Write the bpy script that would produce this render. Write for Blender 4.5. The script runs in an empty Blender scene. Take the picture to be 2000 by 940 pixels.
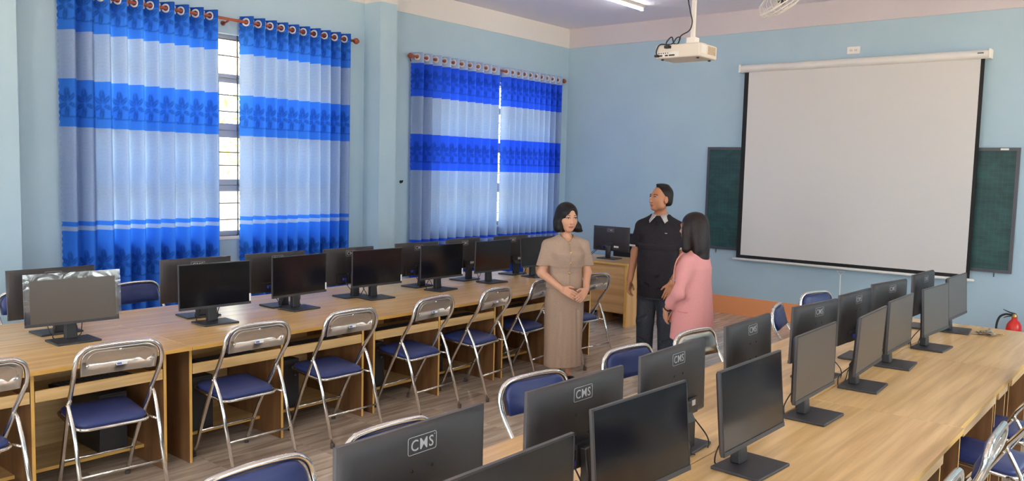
import bpy, bmesh, math, random
import numpy as np
from mathutils import Vector, Matrix
random.seed(7); rng = np.random.default_rng(7)
S = bpy.context.scene
COL = S.collection
PI = math.pi

# ------------------------------------------------------------------ camera, sky, exposure
cam_d = bpy.data.cameras.new('camera'); cam = bpy.data.objects.new('camera', cam_d); COL.objects.link(cam)
S.camera = cam
F_PX = 1618.49
cam_d.sensor_fit = 'HORIZONTAL'; cam_d.sensor_width = 36.0; cam_d.lens = F_PX / 2000 * 36.0
cam_d.clip_start = 0.05; cam_d.clip_end = 200
def camera_axes(yaw, pitch, roll):
    cy, sy, cp, sp = math.cos(yaw), math.sin(yaw), math.cos(pitch), math.sin(pitch)
    f = Vector((sy*cp, cy*cp, sp)); r = Vector((cy, -sy, 0)); d = f.cross(r)
    c, s = math.cos(roll), math.sin(roll)
    return c*r + s*d, -s*r + c*d, f
_r, _d, _f = camera_axes(-0.6910307, -0.08479703, -0.02484595)
M = Matrix.Identity(4)
for i in range(3):
    M[i][0] = _r[i]; M[i][1] = -_d[i]; M[i][2] = -_f[i]
M[2][3] = 1.88
cam.matrix_world = M

world = bpy.data.worlds.new('sky'); S.world = world; world.use_nodes = True
wn = world.node_tree.nodes; wl = world.node_tree.links
bg = wn['Background']; bg.inputs['Color'].default_value = (0.93, 0.97, 1.0, 1); bg.inputs['Strength'].default_value = 13.0

S.view_settings.view_transform = 'Standard'; S.view_settings.look = 'None'
S.view_settings.gamma = 1.0; S.view_settings.use_curve_mapping = False
S.view_settings.exposure = -0.5
TUBE_STRENGTH = 60.0
sun_d = bpy.data.lights.new('sun', 'SUN'); sun_d.energy = 75.0; sun_d.color = (1.0, 0.89, 0.76); sun_d.angle = 0.01
sun = bpy.data.objects.new('sun', sun_d); COL.objects.link(sun); sun.rotation_euler = Vector((0.42, 0.10, -0.90)).to_track_quat('-Z', 'Y').to_euler()
S.cycles.diffuse_bounces = 8; S.cycles.max_bounces = 14

# ------------------------------------------------------------------ materials
def lin(r, g, b):
    f = lambda c: c/255/12.92 if c/255 <= 0.04045 else ((c/255+0.055)/1.055)**2.4
    return (f(r), f(g), f(b), 1)
def mat(name, color, rough=0.5, metal=0.0, spec=0.5, bump=None, **kw):
    m = bpy.data.materials.new(name); m.use_nodes = True
    nt = m.node_tree; b = nt.nodes['Principled BSDF']
    b.inputs['Base Color'].default_value = color
    b.inputs['Roughness'].default_value = rough; b.inputs['Metallic'].default_value = metal
    b.inputs['Specular IOR Level'].default_value = spec
    for k, v in kw.items(): b.inputs[k].default_value = v
    if bump:
        sc, st = bump
        tc = nt.nodes.new('ShaderNodeTexCoord'); n = nt.nodes.new('ShaderNodeTexNoise'); n.inputs['Scale'].default_value = sc
        bp = nt.nodes.new('ShaderNodeBump'); bp.inputs['Strength'].default_value = st; bp.inputs['Distance'].default_value = 0.01
        nt.links.new(tc.outputs['Object'], n.inputs['Vector']); nt.links.new(n.outputs['Fac'], bp.inputs['Height'])
        nt.links.new(bp.outputs['Normal'], b.inputs['Normal'])
    return m
def noisy(name, c1, c2, scale=(1, 1, 1), nscale=4.0, detail=4, lo=0.3, hi=0.7, rough=0.5, spec=0.5, rand=True, dist=0.0, bump=0.0, metal=0.0):
    """two-colour procedural material; noise stretched along an axis gives wood grain"""
    m = mat(name, c1, rough, metal, spec); nt = m.node_tree; b = nt.nodes['Principled BSDF']
    tc = nt.nodes.new('ShaderNodeTexCoord'); mp = nt.nodes.new('ShaderNodeMapping'); mp.inputs['Scale'].default_value = scale
    n = nt.nodes.new('ShaderNodeTexNoise'); n.inputs['Scale'].default_value = nscale; n.inputs['Detail'].default_value = detail; n.inputs['Distortion'].default_value = dist
    r = nt.nodes.new('ShaderNodeValToRGB'); r.color_ramp.elements[0].position = lo; r.color_ramp.elements[1].position = hi
    r.color_ramp.elements[0].color = c1; r.color_ramp.elements[1].color = c2
    nt.links.new(tc.outputs['Object'], mp.inputs['Vector']); nt.links.new(mp.outputs['Vector'], n.inputs['Vector'])
    if rand:
        oi = nt.nodes.new('ShaderNodeObjectInfo'); mu = nt.nodes.new('ShaderNodeMath'); mu.operation = 'MULTIPLY'; mu.inputs[1].default_value = 37
        nt.links.new(oi.outputs['Random'], mu.inputs[0])
        cb = nt.nodes.new('ShaderNodeCombineXYZ')
        for k in 'XYZ': nt.links.new(mu.outputs[0], cb.inputs[k])
        nt.links.new(cb.outputs[0], mp.inputs['Location'])
    nt.links.new(n.outputs['Fac'], r.inputs['Fac']); nt.links.new(r.outputs['Color'], b.inputs['Base Color'])
    if bump:
        bp = nt.nodes.new('ShaderNodeBump'); bp.inputs['Strength'].default_value = bump; bp.inputs['Distance'].default_value = 0.005
        nt.links.new(n.outputs['Fac'], bp.inputs['Height']); nt.links.new(bp.outputs['Normal'], b.inputs['Normal'])
    return m

M_WALL = noisy('pale blue wall paint', lin(164, 191, 208), lin(170, 196, 212), nscale=1.5, rough=0.55, spec=0.3, rand=False)
M_WHITE = mat('white paint', lin(226, 222, 218), 0.6, spec=0.3)
M_CEIL = mat('ceiling paint', lin(236, 231, 241), 0.7, spec=0.2)
M_BAND = mat('band paint', lin(206, 199, 204), 0.7, spec=0.2)
M_ORANGE = mat('orange tile skirting', lin(232, 158, 108), 0.35)
M_GROUT = mat('grout', lin(120, 108, 98), 0.8)
M_TILE = noisy('wood look floor tile', lin(160, 144, 130), lin(212, 200, 186), (9, 0.7, 1), 2.2, 6, 0.32, 0.70, rough=0.13, spec=0.5, dist=0.6)
M_WOOD = noisy('oak laminate', lin(198, 160, 102), lin(230, 195, 140), (13, 0.6, 13), 2.0, 6, 0.33, 0.66, rough=0.3, spec=0.9, dist=0.4)
M_WOODV = noisy('shade-darkened oak upright', lin(116, 80, 52), lin(148, 108, 72), (7, 7, 0.6), 2.0, 5, 0.35, 0.68, rough=0.38, spec=0.4, dist=0.4)  # panel oak darkened in its colour to stand for the under-desk shade
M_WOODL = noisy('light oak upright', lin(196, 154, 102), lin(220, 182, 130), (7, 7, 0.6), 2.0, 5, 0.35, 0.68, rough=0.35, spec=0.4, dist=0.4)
M_WOODX = noisy('oak laminate grain across', lin(190, 148, 96), lin(216, 178, 126), (0.55, 7, 7), 2.0, 5, 0.35, 0.68, rough=0.28, spec=0.5, dist=0.4)
M_EDGE = mat('oak edge banding', lin(222, 178, 96), 0.4)
M_CHROME = mat('chrome tube', (0.80, 0.79, 0.77, 1), 0.16, 1.0)
M_PLATE = mat('polished steel back plate', (0.62, 0.585, 0.535, 1), 0.30, 1.0, bump=(60, 0.08))
M_VINYL = mat('dark blue vinyl', lin(42, 57, 112), 0.40, spec=0.5, bump=(300, 0.08))
M_RUBBER = mat('rubber foot', lin(92, 82, 76), 0.8)
M_BLACK = mat('black plastic', lin(30, 30, 34), 0.42, bump=(500, 0.1))
M_SHELL = mat('textured black shell', lin(44, 42, 45), 0.42, bump=(700, 0.25))
M_RIM = mat('bezel edge', lin(72, 71, 75), 0.4)
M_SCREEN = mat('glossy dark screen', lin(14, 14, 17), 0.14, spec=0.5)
M_SCREENF = mat('filmed screen with painted reflection', lin(74, 66, 59), 0.36, spec=0.7)  # lighter warm base colour stands in for the room reflected in the film
M_BASE = mat('monitor stand', lin(52, 52, 57), 0.45)
M_LOGO = mat('silver print', lin(176, 176, 180), 0.4)
M_STICKER = mat('white label', lin(228, 228, 228), 0.5)
M_STICKB = mat('blue print', lin(84, 92, 170), 0.5)
M_BLUEPLUG = mat('blue plug', lin(44, 52, 150), 0.5)
M_CABLE = mat('black cable', lin(18, 18, 20), 0.5)
M_ROD = mat('red brown curtain rod', lin(150, 72, 44), 0.35)
M_RING = mat('white ring', lin(222, 216, 208), 0.35)
M_ALU = mat('grey aluminium frame', lin(164, 170, 184), 0.4)
M_IRON = mat('dark window bar', lin(84, 84, 80), 0.5)
M_FABRIC = mat('projection fabric', lin(214, 212, 210), 0.75, spec=0.2)
M_FBLACK = mat('black screen border', lin(14, 14, 16), 0.7)
M_CASE = mat('white casing', lin(226, 224, 220), 0.4)
M_CREAM = mat('cream plastic', lin(216, 209, 198), 0.5)
M_GRILL = noisy('vent grille', lin(150, 132, 110), lin(196, 180, 156), (1, 60, 60), 3, 2, rough=0.6, rand=False)
M_BFRAME = mat('dark grey board frame', lin(72, 74, 82), 0.45)
M_RED = mat('red paint', lin(206, 38, 28), 0.25)
M_BRASS = mat('brass', lin(196, 160, 104), 0.3, 0.9)
M_STEEL = mat('brushed steel', (0.42, 0.39, 0.35, 1), 0.3, 1.0)
M_PLAST = mat('white plastic', lin(236, 232, 226), 0.4)

def board_material():
    m = noisy('green chalkboard', lin(14, 56, 58), lin(34, 82, 80), (1.2, 1, 2.2), 2.4, 6, 0.38, 0.8, rough=0.5, rand=False, dist=1.5)
    nt = m.node_tree; b = nt.nodes['Principled BSDF']; ramp = [n for n in nt.nodes if n.type == 'VALTORGB'][0]
    tc = nt.nodes.new('ShaderNodeTexCoord'); sep = nt.nodes.new('ShaderNodeSeparateXYZ'); nt.links.new(tc.outputs['Object'], sep.inputs[0])
    outs = []
    for ax in ('X', 'Z'):
        a = nt.nodes.new('ShaderNodeMath'); a.operation = 'MULTIPLY'; a.inputs[1].default_value = 20
        fr = nt.nodes.new('ShaderNodeMath'); fr.operation = 'FRACT'
        lt = nt.nodes.new('ShaderNodeMath'); lt.operation = 'LESS_THAN'; lt.inputs[1].default_value = 0.07
        nt.links.new(sep.outputs[ax], a.inputs[0]); nt.links.new(a.outputs[0], fr.inputs[0]); nt.links.new(fr.outputs[0], lt.inputs[0]); outs.append(lt)
    mx = nt.nodes.new('ShaderNodeMath'); mx.operation = 'MAXIMUM'
    nt.links.new(outs[0].outputs[0], mx.inputs[0]); nt.links.new(outs[1].outputs[0], mx.inputs[1])
    mul = nt.nodes.new('ShaderNodeMath'); mul.operation = 'MULTIPLY'; mul.inputs[1].default_value = 0.14; nt.links.new(mx.outputs[0], mul.inputs[0])
    mix = nt.nodes.new('ShaderNodeMixRGB'); mix.inputs[2].default_value = lin(84, 130, 124)
    nt.links.new(mul.outputs[0], mix.inputs[0]); nt.links.new(ramp.outputs['Color'], mix.inputs[1]); nt.links.new(mix.outputs[0], b.inputs['Base Color'])
    return m
M_BOARD = board_material()

def glass_material(name, tint, frost=0.0):
    m = bpy.data.materials.new(name); m.use_nodes = True; nt = m.node_tree; nt.nodes.clear()
    o = nt.nodes.new('ShaderNodeOutputMaterial'); t = nt.nodes.new('ShaderNodeBsdfTransparent'); t.inputs[0].default_value = tint
    g = nt.nodes.new('ShaderNodeBsdfGlossy'); g.inputs['Roughness'].default_value = 0.05
    lw = nt.nodes.new('ShaderNodeLayerWeight'); lw.inputs[0].default_value = 0.5; pw = nt.nodes.new('ShaderNodeMath'); pw.operation = 'POWER'; pw.inputs[1].default_value = 5
    fr = nt.nodes.new('ShaderNodeMath'); fr.operation = 'MULTIPLY_ADD'; fr.inputs[1].default_value = 0.6; fr.inputs[2].default_value = 0.04; mx = nt.nodes.new('ShaderNodeMixShader')
    nt.links.new(lw.outputs['Facing'], pw.inputs[0]); nt.links.new(pw.outputs[0], fr.inputs[0]); nt.links.new(fr.outputs[0], mx.inputs[0])
    if frost:
        tl = nt.nodes.new('ShaderNodeBsdfTranslucent'); tl.inputs[0].default_value = (0.95, 0.94, 0.9, 1)
        tc = nt.nodes.new('ShaderNodeTexCoord'); n = nt.nodes.new('ShaderNodeTexVoronoi'); n.inputs['Scale'].default_value = 45
        nt.links.new(tc.outputs['Object'], n.inputs['Vector'])
        bp = nt.nodes.new('ShaderNodeBump'); bp.inputs['Strength'].default_value = 0.7; nt.links.new(n.outputs['Distance'], bp.inputs['Height'])
        nt.links.new(bp.outputs[0], tl.inputs['Normal']); nt.links.new(bp.outputs[0], g.inputs['Normal'])
        m2 = nt.nodes.new('ShaderNodeMixShader'); m2.inputs[0].default_value = frost
        nt.links.new(t.outputs[0], m2.inputs[1]); nt.links.new(tl.outputs[0], m2.inputs[2]); nt.links.new(m2.outputs[0], mx.inputs[1])
    else: nt.links.new(t.outputs[0], mx.inputs[1])
    nt.links.new(g.outputs[0], mx.inputs[2]); nt.links.new(mx.outputs[0], o.inputs[0])
    return m
M_GLASS = glass_material('clear window glass', (0.95, 0.97, 0.96, 1))
M_FROST = glass_material('pebbled window glass', (0.95, 0.95, 0.9, 1), 0.6)
M_FILM = glass_material('clear protective film', (0.95, 0.95, 0.95, 1))
def _film():
    nt = M_FILM.node_tree; mx = [n for n in nt.nodes if n.type == 'MIX_SHADER'][0]
    for l in list(mx.inputs[0].links): nt.links.remove(l)
    mx.inputs[0].default_value = 0.2
    g = [n for n in nt.nodes if n.type == 'BSDF_GLOSSY'][0]; g.inputs['Roughness'].default_value = 0.12
    tc = nt.nodes.new('ShaderNodeTexCoord'); n = nt.nodes.new('ShaderNodeTexNoise'); n.inputs['Scale'].default_value = 9; n.inputs['Distortion'].default_value = 1
    bp = nt.nodes.new('ShaderNodeBump'); bp.inputs['Strength'].default_value = 0.16; bp.inputs['Distance'].default_value = 0.01
    nt.links.new(tc.outputs['Object'], n.inputs['Vector']); nt.links.new(n.outputs['Fac'], bp.inputs['Height']); nt.links.new(bp.outputs[0], g.inputs['Normal'])
_film()

def emit_material(name, color, strength):
    m = bpy.data.materials.new(name); m.use_nodes = True; b = m.node_tree.nodes['Principled BSDF']
    b.inputs['Base Color'].default_value = color; b.inputs['Emission Color'].default_value = color; b.inputs['Emission Strength'].default_value = strength
    return m
M_TUBE = emit_material('lit fluorescent tube', (1, 0.98, 0.95, 1), TUBE_STRENGTH)

def curtain_material():
    m = bpy.data.materials.new('woven curtain cloth'); m.use_nodes = True; nt = m.node_tree; nt.nodes.clear()
    o = nt.nodes.new('ShaderNodeOutputMaterial'); a = nt.nodes.new('ShaderNodeVertexColor'); a.layer_name = 'Col'
    d = nt.nodes.new('ShaderNodeBsdfDiffuse'); t = nt.nodes.new('ShaderNodeBsdfTranslucent'); mx = nt.nodes.new('ShaderNodeMixShader'); mx.inputs[0].default_value = 0.36
    tc = nt.nodes.new('ShaderNodeTexCoord'); mp = nt.nodes.new('ShaderNodeMapping'); mp.inputs['Scale'].default_value = (40, 40, 400)
    n = nt.nodes.new('ShaderNodeTexNoise'); n.inputs['Scale'].default_value = 1.0; n.inputs['Detail'].default_value = 3
    r = nt.nodes.new('ShaderNodeMapRange'); r.inputs[3].default_value = 0.85; r.inputs[4].default_value = 1.1
    mul = nt.nodes.new('ShaderNodeMixRGB'); mul.blend_type = 'MULTIPLY'; mul.inputs[0].default_value = 1
    nt.links.new(tc.outputs['Object'], mp.inputs[0]); nt.links.new(mp.outputs[0], n.inputs['Vector']); nt.links.new(n.outputs['Fac'], r.inputs[0])
    nt.links.new(a.outputs['Color'], mul.inputs[1]); nt.links.new(r.outputs[0], mul.inputs[2])
    nt.links.new(mul.outputs[0], d.inputs[0])
    tint = nt.nodes.new('ShaderNodeMixRGB'); tint.blend_type = 'MULTIPLY'; tint.inputs[0].default_value = 1; tint.inputs[2].default_value = (0.80, 0.94, 1.05, 1)   # light that passes through picks up the blue yarn
    nt.links.new(mul.outputs[0], tint.inputs[1]); nt.links.new(tint.outputs[0], t.inputs[0])
    nt.links.new(d.outputs[0], mx.inputs[1]); nt.links.new(t.outputs[0], mx.inputs[2]); nt.links.new(mx.outputs[0], o.inputs[0])
    return m
M_CURTAIN = curtain_material()

# ------------------------------------------------------------------ mesh helpers
class MB:
    def __init__(s): s.v = []; s.f = []; s.m = []; s.sm = []
    def add(s, vs, fs, mi=0, smooth=False):
        o = len(s.v); s.v += [tuple(v) for v in vs]; s.f += [tuple(i+o for i in f) for f in fs]
        s.m += [mi]*len(fs); s.sm += [smooth]*len(fs); return s
    def box(s, x0, x1, y0, y1, z0, z1, mi=0, mi_face=None):
        vs = [(x0,y0,z0),(x1,y0,z0),(x1,y1,z0),(x0,y1,z0),(x0,y0,z1),(x1,y0,z1),(x1,y1,z1),(x0,y1,z1)]
        fs = [(0,3,2,1),(4,5,6,7),(0,1,5,4),(2,3,7,6),(1,2,6,5),(3,0,4,7)]   # -z +z -y +y +x -x
        s.add(vs, fs, mi)
        if mi_face:
            for k, m in mi_face.items(): s.m[len(s.m)-6+k] = m
        return s
    def obox(s, T, x0, x1, y0, y1, z0, z1, mi=0):
        n = len(s.v); s.box(x0, x1, y0, y1, z0, z1, mi)
        for i in range(n, len(s.v)): s.v[i] = tuple(T @ Vector(s.v[i]))
        return s
    def tube(s, path, r, seg=10, mi=0, closed=False, caps=True, flat=1.0):
        P = [Vector(p) for p in path]; n = len(P); rs = r if isinstance(r, (list, tuple)) else [r]*n
        t0 = (P[1]-P[0]).normalized(); ref = Vector((0,0,1)) if abs(t0.z) < 0.9 else Vector((1,0,0))
        u = t0.cross(ref).normalized(); vs = []; prev = t0
        for i in range(n):
            if closed: t = (P[(i+1) % n]-P[i-1]).normalized()
            else: t = ((P[min(i+1, n-1)]-P[max(i-1, 0)])).normalized()
            q = prev.rotation_difference(t); u = (q @ u); u = (u - t*u.dot(t)).normalized(); prev = t; w = t.cross(u)
            for k in range(seg):
                a = 2*PI*k/seg; vs.append(P[i] + (u*math.cos(a) + w*math.sin(a)*flat)*rs[i])
        fs = []
        for i in range(n if closed else n-1):
            j = (i+1) % n
            for k in range(seg): fs.append((i*seg+k, i*seg+(k+1) % seg, j*seg+(k+1) % seg, j*seg+k))
        if caps and not closed: fs += [tuple(range(seg-1, -1, -1)), tuple((n-1)*seg+k for k in range(seg))]
        return s.add(vs, fs, mi, True)
    def lathe(s, prof, c, seg=20, mi=0, axis='z'):
        vs = []; n = len(prof)
        for r, h in prof:
            for k in range(seg):
                a = 2*PI*k/seg; p = (r*math.cos(a), r*math.sin(a), h)
                if axis == 'y': p = (p[0], p[2], p[1])
                if axis == 'x': p = (p[2], p[0], p[1])
                vs.append((c[0]+p[0], c[1]+p[1], c[2]+p[2]))
        fs = [(i*seg+k, i*seg+(k+1) % seg, (i+1)*seg+(k+1) % seg, (i+1)*seg+k) for i in range(n-1) for k in range(seg)]
        fs += [tuple(range(seg-1, -1, -1)), tuple((n-1)*seg+k for k in range(seg))]
        return s.add(vs, fs, mi, True)
    def sphere(s, c, r, mi=0, seg=14, rings=9, R=None):
        if not isinstance(r, tuple): r = (r, r, r)
        vs = []
        for i in range(rings+1):
            a = PI*i/rings
            for k in range(seg):
                b = 2*PI*k/seg; v = Vector((r[0]*math.sin(a)*math.cos(b), r[1]*math.sin(a)*math.sin(b), r[2]*math.cos(a)))
                if R is not None: v = R @ v
                vs.append(Vector(c)+v)
        fs = [(i*seg+k, (i+1)*seg+k, (i+1)*seg+(k+1) % seg, i*seg+(k+1) % seg) for i in range(rings) for k in range(seg)]
        return s.add(vs, fs, mi, True)
    def xform(s, T):
        s.v = [tuple(T @ Vector(v)) for v in s.v]; return s
    def mesh(s, name, mats):
        me = bpy.data.meshes.new(name); me.from_pydata(s.v, [], s.f)
        for m in (mats if isinstance(mats, (list, tuple)) else [mats]): me.materials.append(m)
        me.polygons.foreach_set('material_index', s.m); me.polygons.foreach_set('use_smooth', s.sm)
        bm = bmesh.new(); bm.from_mesh(me); bmesh.ops.remove_doubles(bm, verts=bm.verts, dist=1e-6)
        bmesh.ops.recalc_face_normals(bm, faces=bm.faces); bm.to_mesh(me); bm.free(); me.update(); return me
    def build(s, name, mats, parent=None, bevel=0.0, seg=2):
        o = bpy.data.objects.new(name, s.mesh(name, mats)); COL.objects.link(o)
        if parent: o.parent = parent
        if bevel:
            b = o.modifiers.new('bevel', 'BEVEL'); b.width = bevel; b.segments = seg; b.limit_method = 'ANGLE'; b.angle_limit = 0.6
            dg = bpy.context.evaluated_depsgraph_get(); me = bpy.data.meshes.new_from_object(o.evaluated_get(dg)); o.modifiers.clear(); o.data = me
        return o
def tag(o, label=None, cat=None, group=None, kind=None):
    if label: o['label'] = label
    if cat: o['category'] = cat
    if group: o['group'] = group
    if kind: o['kind'] = kind
    return o
def thing(name, label, cat, loc=(0,0,0), rz=0, group=None):
    o = bpy.data.objects.new(name, None); COL.objects.link(o); o.location = loc; o.rotation_euler = (0,0,rz)
    o.empty_display_size = 0.1
    return tag(o, label, cat, group)
def dup(root, loc, rz, label, group=None, rot=None):
    def cp(o, par):
        c = o.copy(); COL.objects.link(c)
        if par: c.parent = par
        for ch in o.children: cp(ch, c)
        return c
    r = cp(root, None); r.location = loc; r.rotation_euler = rot or (0,0,rz); r['label'] = label
    if group: r['group'] = group
    return r
def struct(name, mb, mats, bevel=0):
    return tag(mb.build(name, mats, bevel=bevel), kind='structure')
def bez(pts, n=24):
    """smooth Catmull-Rom path through points"""
    P = [Vector(p) for p in pts]; P = [2*P[0]-P[1]] + P + [2*P[-1]-P[-2]]; out = []
    m = len(P)-3
    for i in range(m):
        for k in range(n//m + (1 if i == m-1 else 0)):
            t = k/(n//m); a, b, c, d = P[i:i+4]
            out.append(0.5*((2*b) + (-a+c)*t + (2*a-5*b+4*c-d)*t*t + (-a+3*b-3*c+d)*t**3))
    return out

# ------------------------------------------------------------------ room shell
XW, YF, ZC, ZB = -7.66, 10.53, 4.06, 3.77
XR, YB = 2.3, -2.6
def wall_x(x0, x1, y0, y1, z0, z1, holes):
    """wall slab between x0 and x1 with rectangular holes (ya, yb, za, zb)"""
    mb = MB(); y = y0
    for ya, yb, za, zb in sorted(holes):
        if ya > y: mb.box(x0, x1, y, ya, z0, z1)
        if za > z0: mb.box(x0, x1, ya, yb, z0, za)
        if zb < z1: mb.box(x0, x1, ya, yb, zb, z1)
        y = yb
    mb.box(x0, x1, y, y1, z0, z1); return mb
W1 = (3.36, 5.98, 1.13, 3.18); W2 = (7.55, 10.02, 1.10, 3.10)
struct('wall_left', wall_x(XW-0.22, XW, YB, YF, 0, ZC, [W1, W2]), M_WALL)
struct('wall_front', MB().box(XW-0.22, XR+0.22, YF, YF+0.22, 0, ZC), M_WALL)
bk = MB(); BH = [(-6.4, -4.0), (-2.2, 0.6)]; x = XW-0.22  # openings added in the unseen back wall to light sides facing the camera
for xa, xb in BH:
    bk.box(x, xa, YB-0.22, YB, 0, ZC).box(xa, xb, YB-0.22, YB, 0, 0.9).box(xa, xb, YB-0.22, YB, 3.1, ZC); x = xb
struct('wall_back', bk.box(x, XR+0.22, YB-0.22, YB, 0, ZC), M_WALL)
for k, (xa, xb) in enumerate(BH):
    d = bpy.data.lights.new('daylight_portal', 'AREA'); d.shape = 'RECTANGLE'; d.size = xb-xa; d.size_y = 2.2; d.cycles.is_portal = True
    p = bpy.data.objects.new('daylight_portal', d); COL.objects.link(p); p.location = ((xa+xb)/2, YB-0.2, 2.0); p.rotation_euler = (PI/2, 0, 0)

RH = [(-1.9, 0.3, 0.95, 3.1), (3.2, 5.8, 0.95, 3.1), (7.6, 9.9, 0.95, 3.1)]
struct('wall_right', wall_x(XR, XR+0.22, YB, YF, 0, ZC, RH), M_WALL)
struct('ceiling', MB().box(XW-0.22, XR+0.22, YB-0.22, YF+0.22, ZC, ZC+0.12), M_CEIL)
struct('trim_1', MB().box(XW, XW+0.012, YB, YF, ZB, ZC), M_WHITE)
struct('trim_2', MB().box(XW+0.012, XR, YF-0.012, YF, ZB, ZC), M_BAND)
def pillar(n, ya, yb):
    o = struct(n, MB().box(XW, XW+0.28, ya, yb, 0, ZB), M_WALL)
    MB().box(XW+0.012, XW+0.285, ya-0.005, yb+0.005, ZB, ZC).build('pillar_cap', M_WHITE, o); return o
pillar('trim_3', 6.46, 6.715); pillar('trim_4', 2.36, 2.64)
struct('baseboard_front', MB().box(XW+0.012, XR, YF-0.012, YF, 0.0, 0.245), M_ORANGE)
struct('baseboard_left', MB().box(XW, XW+0.012, YB, YF, 0.0, 0.245), M_ORANGE)

floor = struct('floor', MB().box(XW-0.22, XR+0.22, YB-0.22, YF+0.22, -0.15, -0.004), M_GROUT)
tile_me = MB().box(-0.2985, 0.2985, -0.2985, 0.2985, -0.004, 0.0).mesh('tile', M_TILE)
xs = np.arange(XW+0.3, 1.4, 0.6); ys = np.arange(YF-0.3, -0.4, -0.6)
for i, x in enumerate(xs):
    for j, y in enumerate(ys):
        o = bpy.data.objects.new('tile', tile_me); COL.objects.link(o); o.location = (x, y, 0); o.parent = floor
# floor left beyond the counted tiles, behind and beside the camera
rest = MB()
for x in np.arange(XW+0.3, XR+0.2, 0.6):
    for y in np.arange(YF-0.3, YB-0.2, -0.6):
        if x > xs[-1]+0.1 or y < ys[-1]-0.1: rest.box(x-0.2985, x+0.2985, y-0.2985, y+0.2985, -0.004, 0.0)
tag(rest.build('tiles', M_TILE, floor), kind='stuff')

# ------------------------------------------------------------------ windows behind the curtains
def window_left(name, W, rails, stiles, hbars, vbars):
    ya, yb, za, zb = W; x0, x1 = XW-0.14, XW-0.08
    fr = MB(); fr.box(x0, x1, ya, ya+0.05, za, zb).box(x0, x1, yb-0.05, yb, za, zb).box(x0, x1, ya, yb, zb-0.04, zb).box(x0, x1, ya, yb, za, za+0.05)
    o = struct(name, fr, M_ALU)
    for a, b in rails:
        mid = (a+b)/2
        MB().box(x0, x1, ya+0.05, yb-0.05, a, mid-0.006).box(x0, x1, ya+0.05, yb-0.05, mid+0.006, b).box(x0+0.015, x1-0.015, ya+0.05, yb-0.05, mid-0.006, mid+0.006).build('transom', M_ALU, o)
    zt = rails[-1][0]
    for y in stiles: MB().box(x0+0.005, x1-0.005, y-0.02, y+0.02, za+0.05, zt).build('stile', M_ALU, o)
    levels = [za+0.05] + [v for r in rails for v in r] + [zb-0.04]
    yy = [ya+0.05] + [s for s in stiles] + [yb-0.05]
    for k in range(0, len(levels), 2):
        top = k == len(levels)-2
        for i in range(len(yy)-1):
            MB().box(XW-0.113, XW-0.109, yy[i]+0.02, yy[i+1]-0.02, levels[k], levels[k+1]).build('pane', M_FROST if top else M_GLASS, o)
    for z in hbars: MB().box(XW-0.062, XW-0.050, ya, yb, z-0.006, z+0.006).build('window_bar', M_IRON, o)
    for y in vbars: MB().box(XW-0.050, XW-0.038, y-0.006, y+0.006, za, zb).build('window_bar', M_IRON, o)
    MB().box(XW-0.21, XW+0.02, ya-0.03, yb+0.03, za-0.03, za).build('sill', M_WHITE, o)
    return o
window_left('window_1', W1, [(1.587, 1.713), (2.141, 2.286), (2.699, 2.787)], [4.0, 4.62, 5.3],
            [1.298, 1.467, 1.855, 1.99, 2.405, 2.571, 2.966, 3.13], [3.62, 3.92, 4.22, 4.52, 4.82, 5.12, 5.42, 5.72])
window_left('window_2', W2, [(1.56, 1.69), (2.12, 2.26), (2.66, 2.75)], [8.17, 8.79, 9.41],
            [1.27, 1.44, 1.83, 1.97, 2.38, 2.54, 2.9, 3.04], [7.85, 8.15, 8.45, 8.88, 9.18, 9.48, 9.78])
for k, (ya, yb, za, zb) in enumerate(RH):
    x0, x1 = XR+0.08, XR+0.14; fr = MB()
    fr.box(x0, x1, ya, ya+0.05, za, zb).box(x0, x1, yb-0.05, yb, za, zb).box(x0, x1, ya, yb, zb-0.05, zb).box(x0, x1, ya, yb, za, za+0.05)
    for t in (1/3, 2/3): y = ya+(yb-ya)*t; fr.box(x0, x1, y-0.025, y+0.025, za, zb)
    fr.box(x0, x1, ya, yb, 2.3, 2.36)
    o = struct('window_%d' % (k+3), fr, M_ALU)
    MB().box(x0+0.025, x0+0.03, ya, yb, za, zb).build('pane', M_GLASS, o)
    if True:
        d = bpy.data.lights.new('daylight_portal', 'AREA'); d.shape = 'RECTANGLE'; d.size = zb-za; d.size_y = yb-ya; d.cycles.is_portal = True
        p = bpy.data.objects.new('daylight_portal', d); COL.objects.link(p); p.location = (XR+0.2, (ya+yb)/2, (za+zb)/2); p.rotation_euler = (0, PI/2, 0)
for W in (W1, W2):
    ya, yb, za, zb = W; d = bpy.data.lights.new('daylight_portal', 'AREA'); d.shape = 'RECTANGLE'; d.size = zb-za; d.size_y = yb-ya; d.cycles.is_portal = True
    p = bpy.data.objects.new('daylight_portal', d); COL.objects.link(p); p.location = (XW-0.2, (ya+yb)/2, (za+zb)/2); p.rotation_euler = (0, -PI/2, 0)

struct('added_eave', MB().box(XW-1.9, XW-0.22, YB-0.5, YF+0.5, ZC-0.1, ZC+0.12), M_WHITE)  # unseen eave, added to keep direct sun off the left windows
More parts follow.
